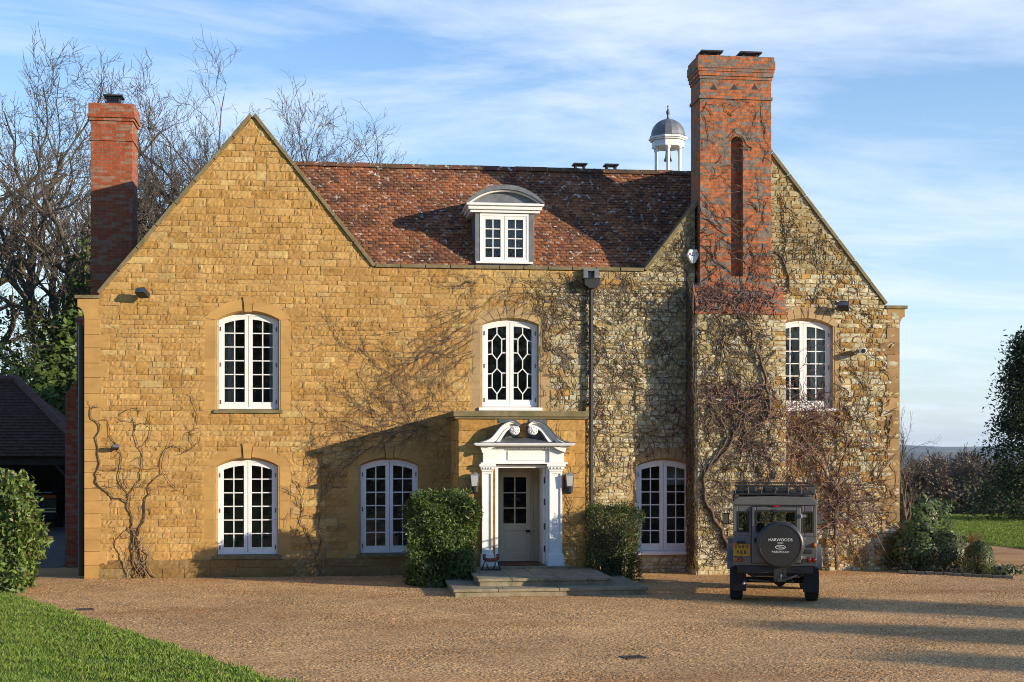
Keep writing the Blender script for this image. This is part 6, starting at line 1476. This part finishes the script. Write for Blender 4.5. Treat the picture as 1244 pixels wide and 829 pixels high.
# lights and plate
for (xx, z, mm_, nm, r_) in ((.655, .865, m_red, 'tail_light', .045), (.755, .865, m_red, 'brake_light', .04), (-.755, .865, m_amber, 'tail_light', .04), (-.655, .865, m_red, 'brake_light', .04), (.755, 1.155, m_amber, 'indicator', .04), (-.755, 1.155, m_amber, 'indicator', .04)):
    b = MB(); b.lathe([(r_ + .008, 0), (r_, .03), (r_ * .7, .045), (.005, .05)], 0, 0, 18, M=Matrix.Translation((xx, 0, z)) @ Matrix.Rotation(R(90), 4, 'X')); b.build(nm, mm_, car, smooth=True)
b = MB(); b.box(-.72, -.56, -.05, .0, 1.18, 1.22); b.build('plate_lamp', m_dkgrey, car, bevel=.008)
b = MB(); b.box(-.80, -.475, -.02, .0, .93, 1.17); NP = b.build('number_plate', m_plate, car, bevel=.006)
b = MB(); gg = random.Random(2)
for j, z in enumerate((1.08, .97)):
    for i in range(4 if j == 0 else 3):
        xx = -.765 + i * .068 + .034 * j; b.box(xx, xx + .012, -.023, -.021, z, z + .07); b.box(xx + .03, xx + .042, -.023, -.021, z, z + .07); b.box(xx + .012, xx + .03, -.023, -.021, z + gg.choice((.0, .028, .058)), z + gg.choice((.0, .028, .058)) + .012)
b.build('plate_characters', mat('plate_print', (.10, .06, .02), .6), NP)
b = MB(); b.box(.56, .72, -.012, .0, .99, 1.07); b.build('fuel_flap', m_dkgrey, car, bevel=.006)
# mudflaps, wheels, arches, mirrors
for s, tw in ((-1, 0), (1, 0)):
    b = MB(); b.box(s * .70 - .15, s * .70 + .15, .26, .275, .22, .70); b.box(s * .70 - .10, s * .70 + .10, .255, .262, .62, .70); b.build('mudflap', m_rubber, car, bevel=.01)
    n = 10
    for yc_ in (.76, 3.02):
        b = MB()
        po2 = [(yc_ + .50 * math.cos(math.pi * i / n), .66 + .47 * math.sin(math.pi * i / n)) for i in range(n + 1)] + [(yc_ + .44 * math.cos(math.pi * (n - i) / n), .64 + .41 * math.sin(math.pi * (n - i) / n)) for i in range(n + 1)]
        b.prism(po2, min(s * .78, s * .92), max(s * .78, s * .92), 'x')
        b.build('wheel_arch', m_grey, car, bevel=.01)
    for yc_ in (.78, 3.14):
        Mw = Matrix.Translation((s * .74, yc_, .40)) @ Matrix.Rotation(R(90), 4, 'Y')
        wv = bpy.data.objects.new('wheel', None); COL.objects.link(wv); wv.parent = car
        b = MB(); b.lathe([(.22, -.12), (.33, -.13), (.385, -.11), (.40, -.07), (.40, .07), (.385, .11), (.33, .13), (.22, .12)], 0, 0, 36, M=Mw)
        for i in range(36):
            w_ = i * 2 * math.pi / 36; b.box(-.012, .012, -.105, .105, .395, .41, M=Mw @ Matrix.Rotation(w_, 4, 'Z') @ Matrix.Rotation(R(90), 4, 'X') @ Matrix.Rotation(0, 4, 'Z') if False else Mw @ Matrix.Rotation(w_, 4, 'Z') @ Matrix(((0, 0, 1, 0), (1, 0, 0, 0), (0, 1, 0, 0), (0, 0, 0, 1))))
        b.build('tyre', m_rubber, wv)
        b = MB(); b.lathe([(.05, -.10 * s - .0), (.22, -.12), (.225, .0), (.22, .12), (.19, .09), (.08, .06), (.07, .10), (.01, .105)] if s > 0 else [(.01, -.105), (.07, -.10), (.08, -.06), (.19, -.09), (.22, -.12), (.225, 0), (.22, .12), (.05, .10)], 0, 0, 24, M=Mw); b.build('rim', m_alu, wv)
    b = MB(); b.tube([(s * .80, 2.35, 1.42), (s * .95, 2.42, 1.44)], .014, 6); b.box(s * .96 - .07, s * .96 + .07, 2.40, 2.46, 1.42, 1.66); b.build('wing_mirror', m_dkgrey, car, bevel=.02)
    b = MB(); b.box(s * .96 - .055, s * .96 + .055, 2.39, 2.396, 1.44, 1.64); b.build('mirror_glass', m_chrome, car)
# seats
b = MB()
for x in (-.38, .38): b.box(x - .22, x + .22, 1.55, 1.68, .9, 1.5); b.box(x - .12, x + .12, 1.55, 1.63, 1.53, 1.70); b.box(x - .22, x + .22, 1.6, 2.05, .9, 1.1)
b.build('seats', m_dkgrey, car, bevel=.04)
# roof rack
b = MB(); zr0_, zr1_ = 2.14, 2.30
for y in [i * .3 + .0 for i in range(9)]: b.tube([(-.76, y, zr0_), (.76, y, zr0_)], .014, 6)
for z in (zr0_, zr1_):
    b.tube([(-.76, -.04, z), (.76, -.04, z), (.76, 2.45, z), (-.76, 2.45, z), (-.76, -.04, z)], .017, 6)
for i in range(7): x = -.76 + i * .2533; b.tube([(x, -.04, zr0_), (x, -.04, zr1_)], .011, 5); b.tube([(x, 2.45, zr0_), (x, 2.45, zr1_)], .011, 5)
for i in range(1, 9):
    for s in (-1, 1): b.tube([(s * .76, -.04 + i * .277, zr0_), (s * .76, -.04 + i * .277, zr1_)], .011, 5)
for s in (-1, 1):
    for y in (.15, 1.2, 2.3): b.tube([(s * .78, y, zr0_), (s * .80, y, 1.97)], .014, 5)
for i in range(12): b.box(-.72, .72, .05 + i * .2, .16 + i * .2, zr0_ + .012, zr0_ + .03)
RK = b.build('roof_rack', m_dkgrey, car)
for x in (-.55, .0, .45): b = MB(); b.lathe([(.02, -.06), (.05, -.05), (.055, .0), (.03, .04)], 0, 0, 12, M=Matrix.Translation((x, -.02, 2.235)) @ Matrix.Rotation(R(90), 4, 'X')); b.build('work_lamp', m_dkgrey, RK)
b = MB(); b.box(-.72, -.35, .15, 1.3, 2.17, 2.285); b.box(-.2, .3, .3, 1.6, 2.17, 2.27); b.build('strapped_box', m_dkgrey, RK, bevel=.02)

# ------------------------------------------------------------------ air
hz = bpy.data.materials.new('haze'); hz.use_nodes = True; N = hz.node_tree.nodes; N.remove(N['Principled BSDF'])
pv = N.new('ShaderNodeVolumePrincipled'); pv.inputs['Color'].default_value = (.72, .82, 1.0, 1); pv.inputs['Density'].default_value = 8.0e-5; pv.inputs['Anisotropy'].default_value = .2
hz.node_tree.links.new(pv.outputs[0], N['Material Output'].inputs['Volume'])
b = MB(); b.box(-9000, 9000, -9000, 9000, -60, 90); HZ = b.build('haze', hz); tag(HZ, kind='stuff')
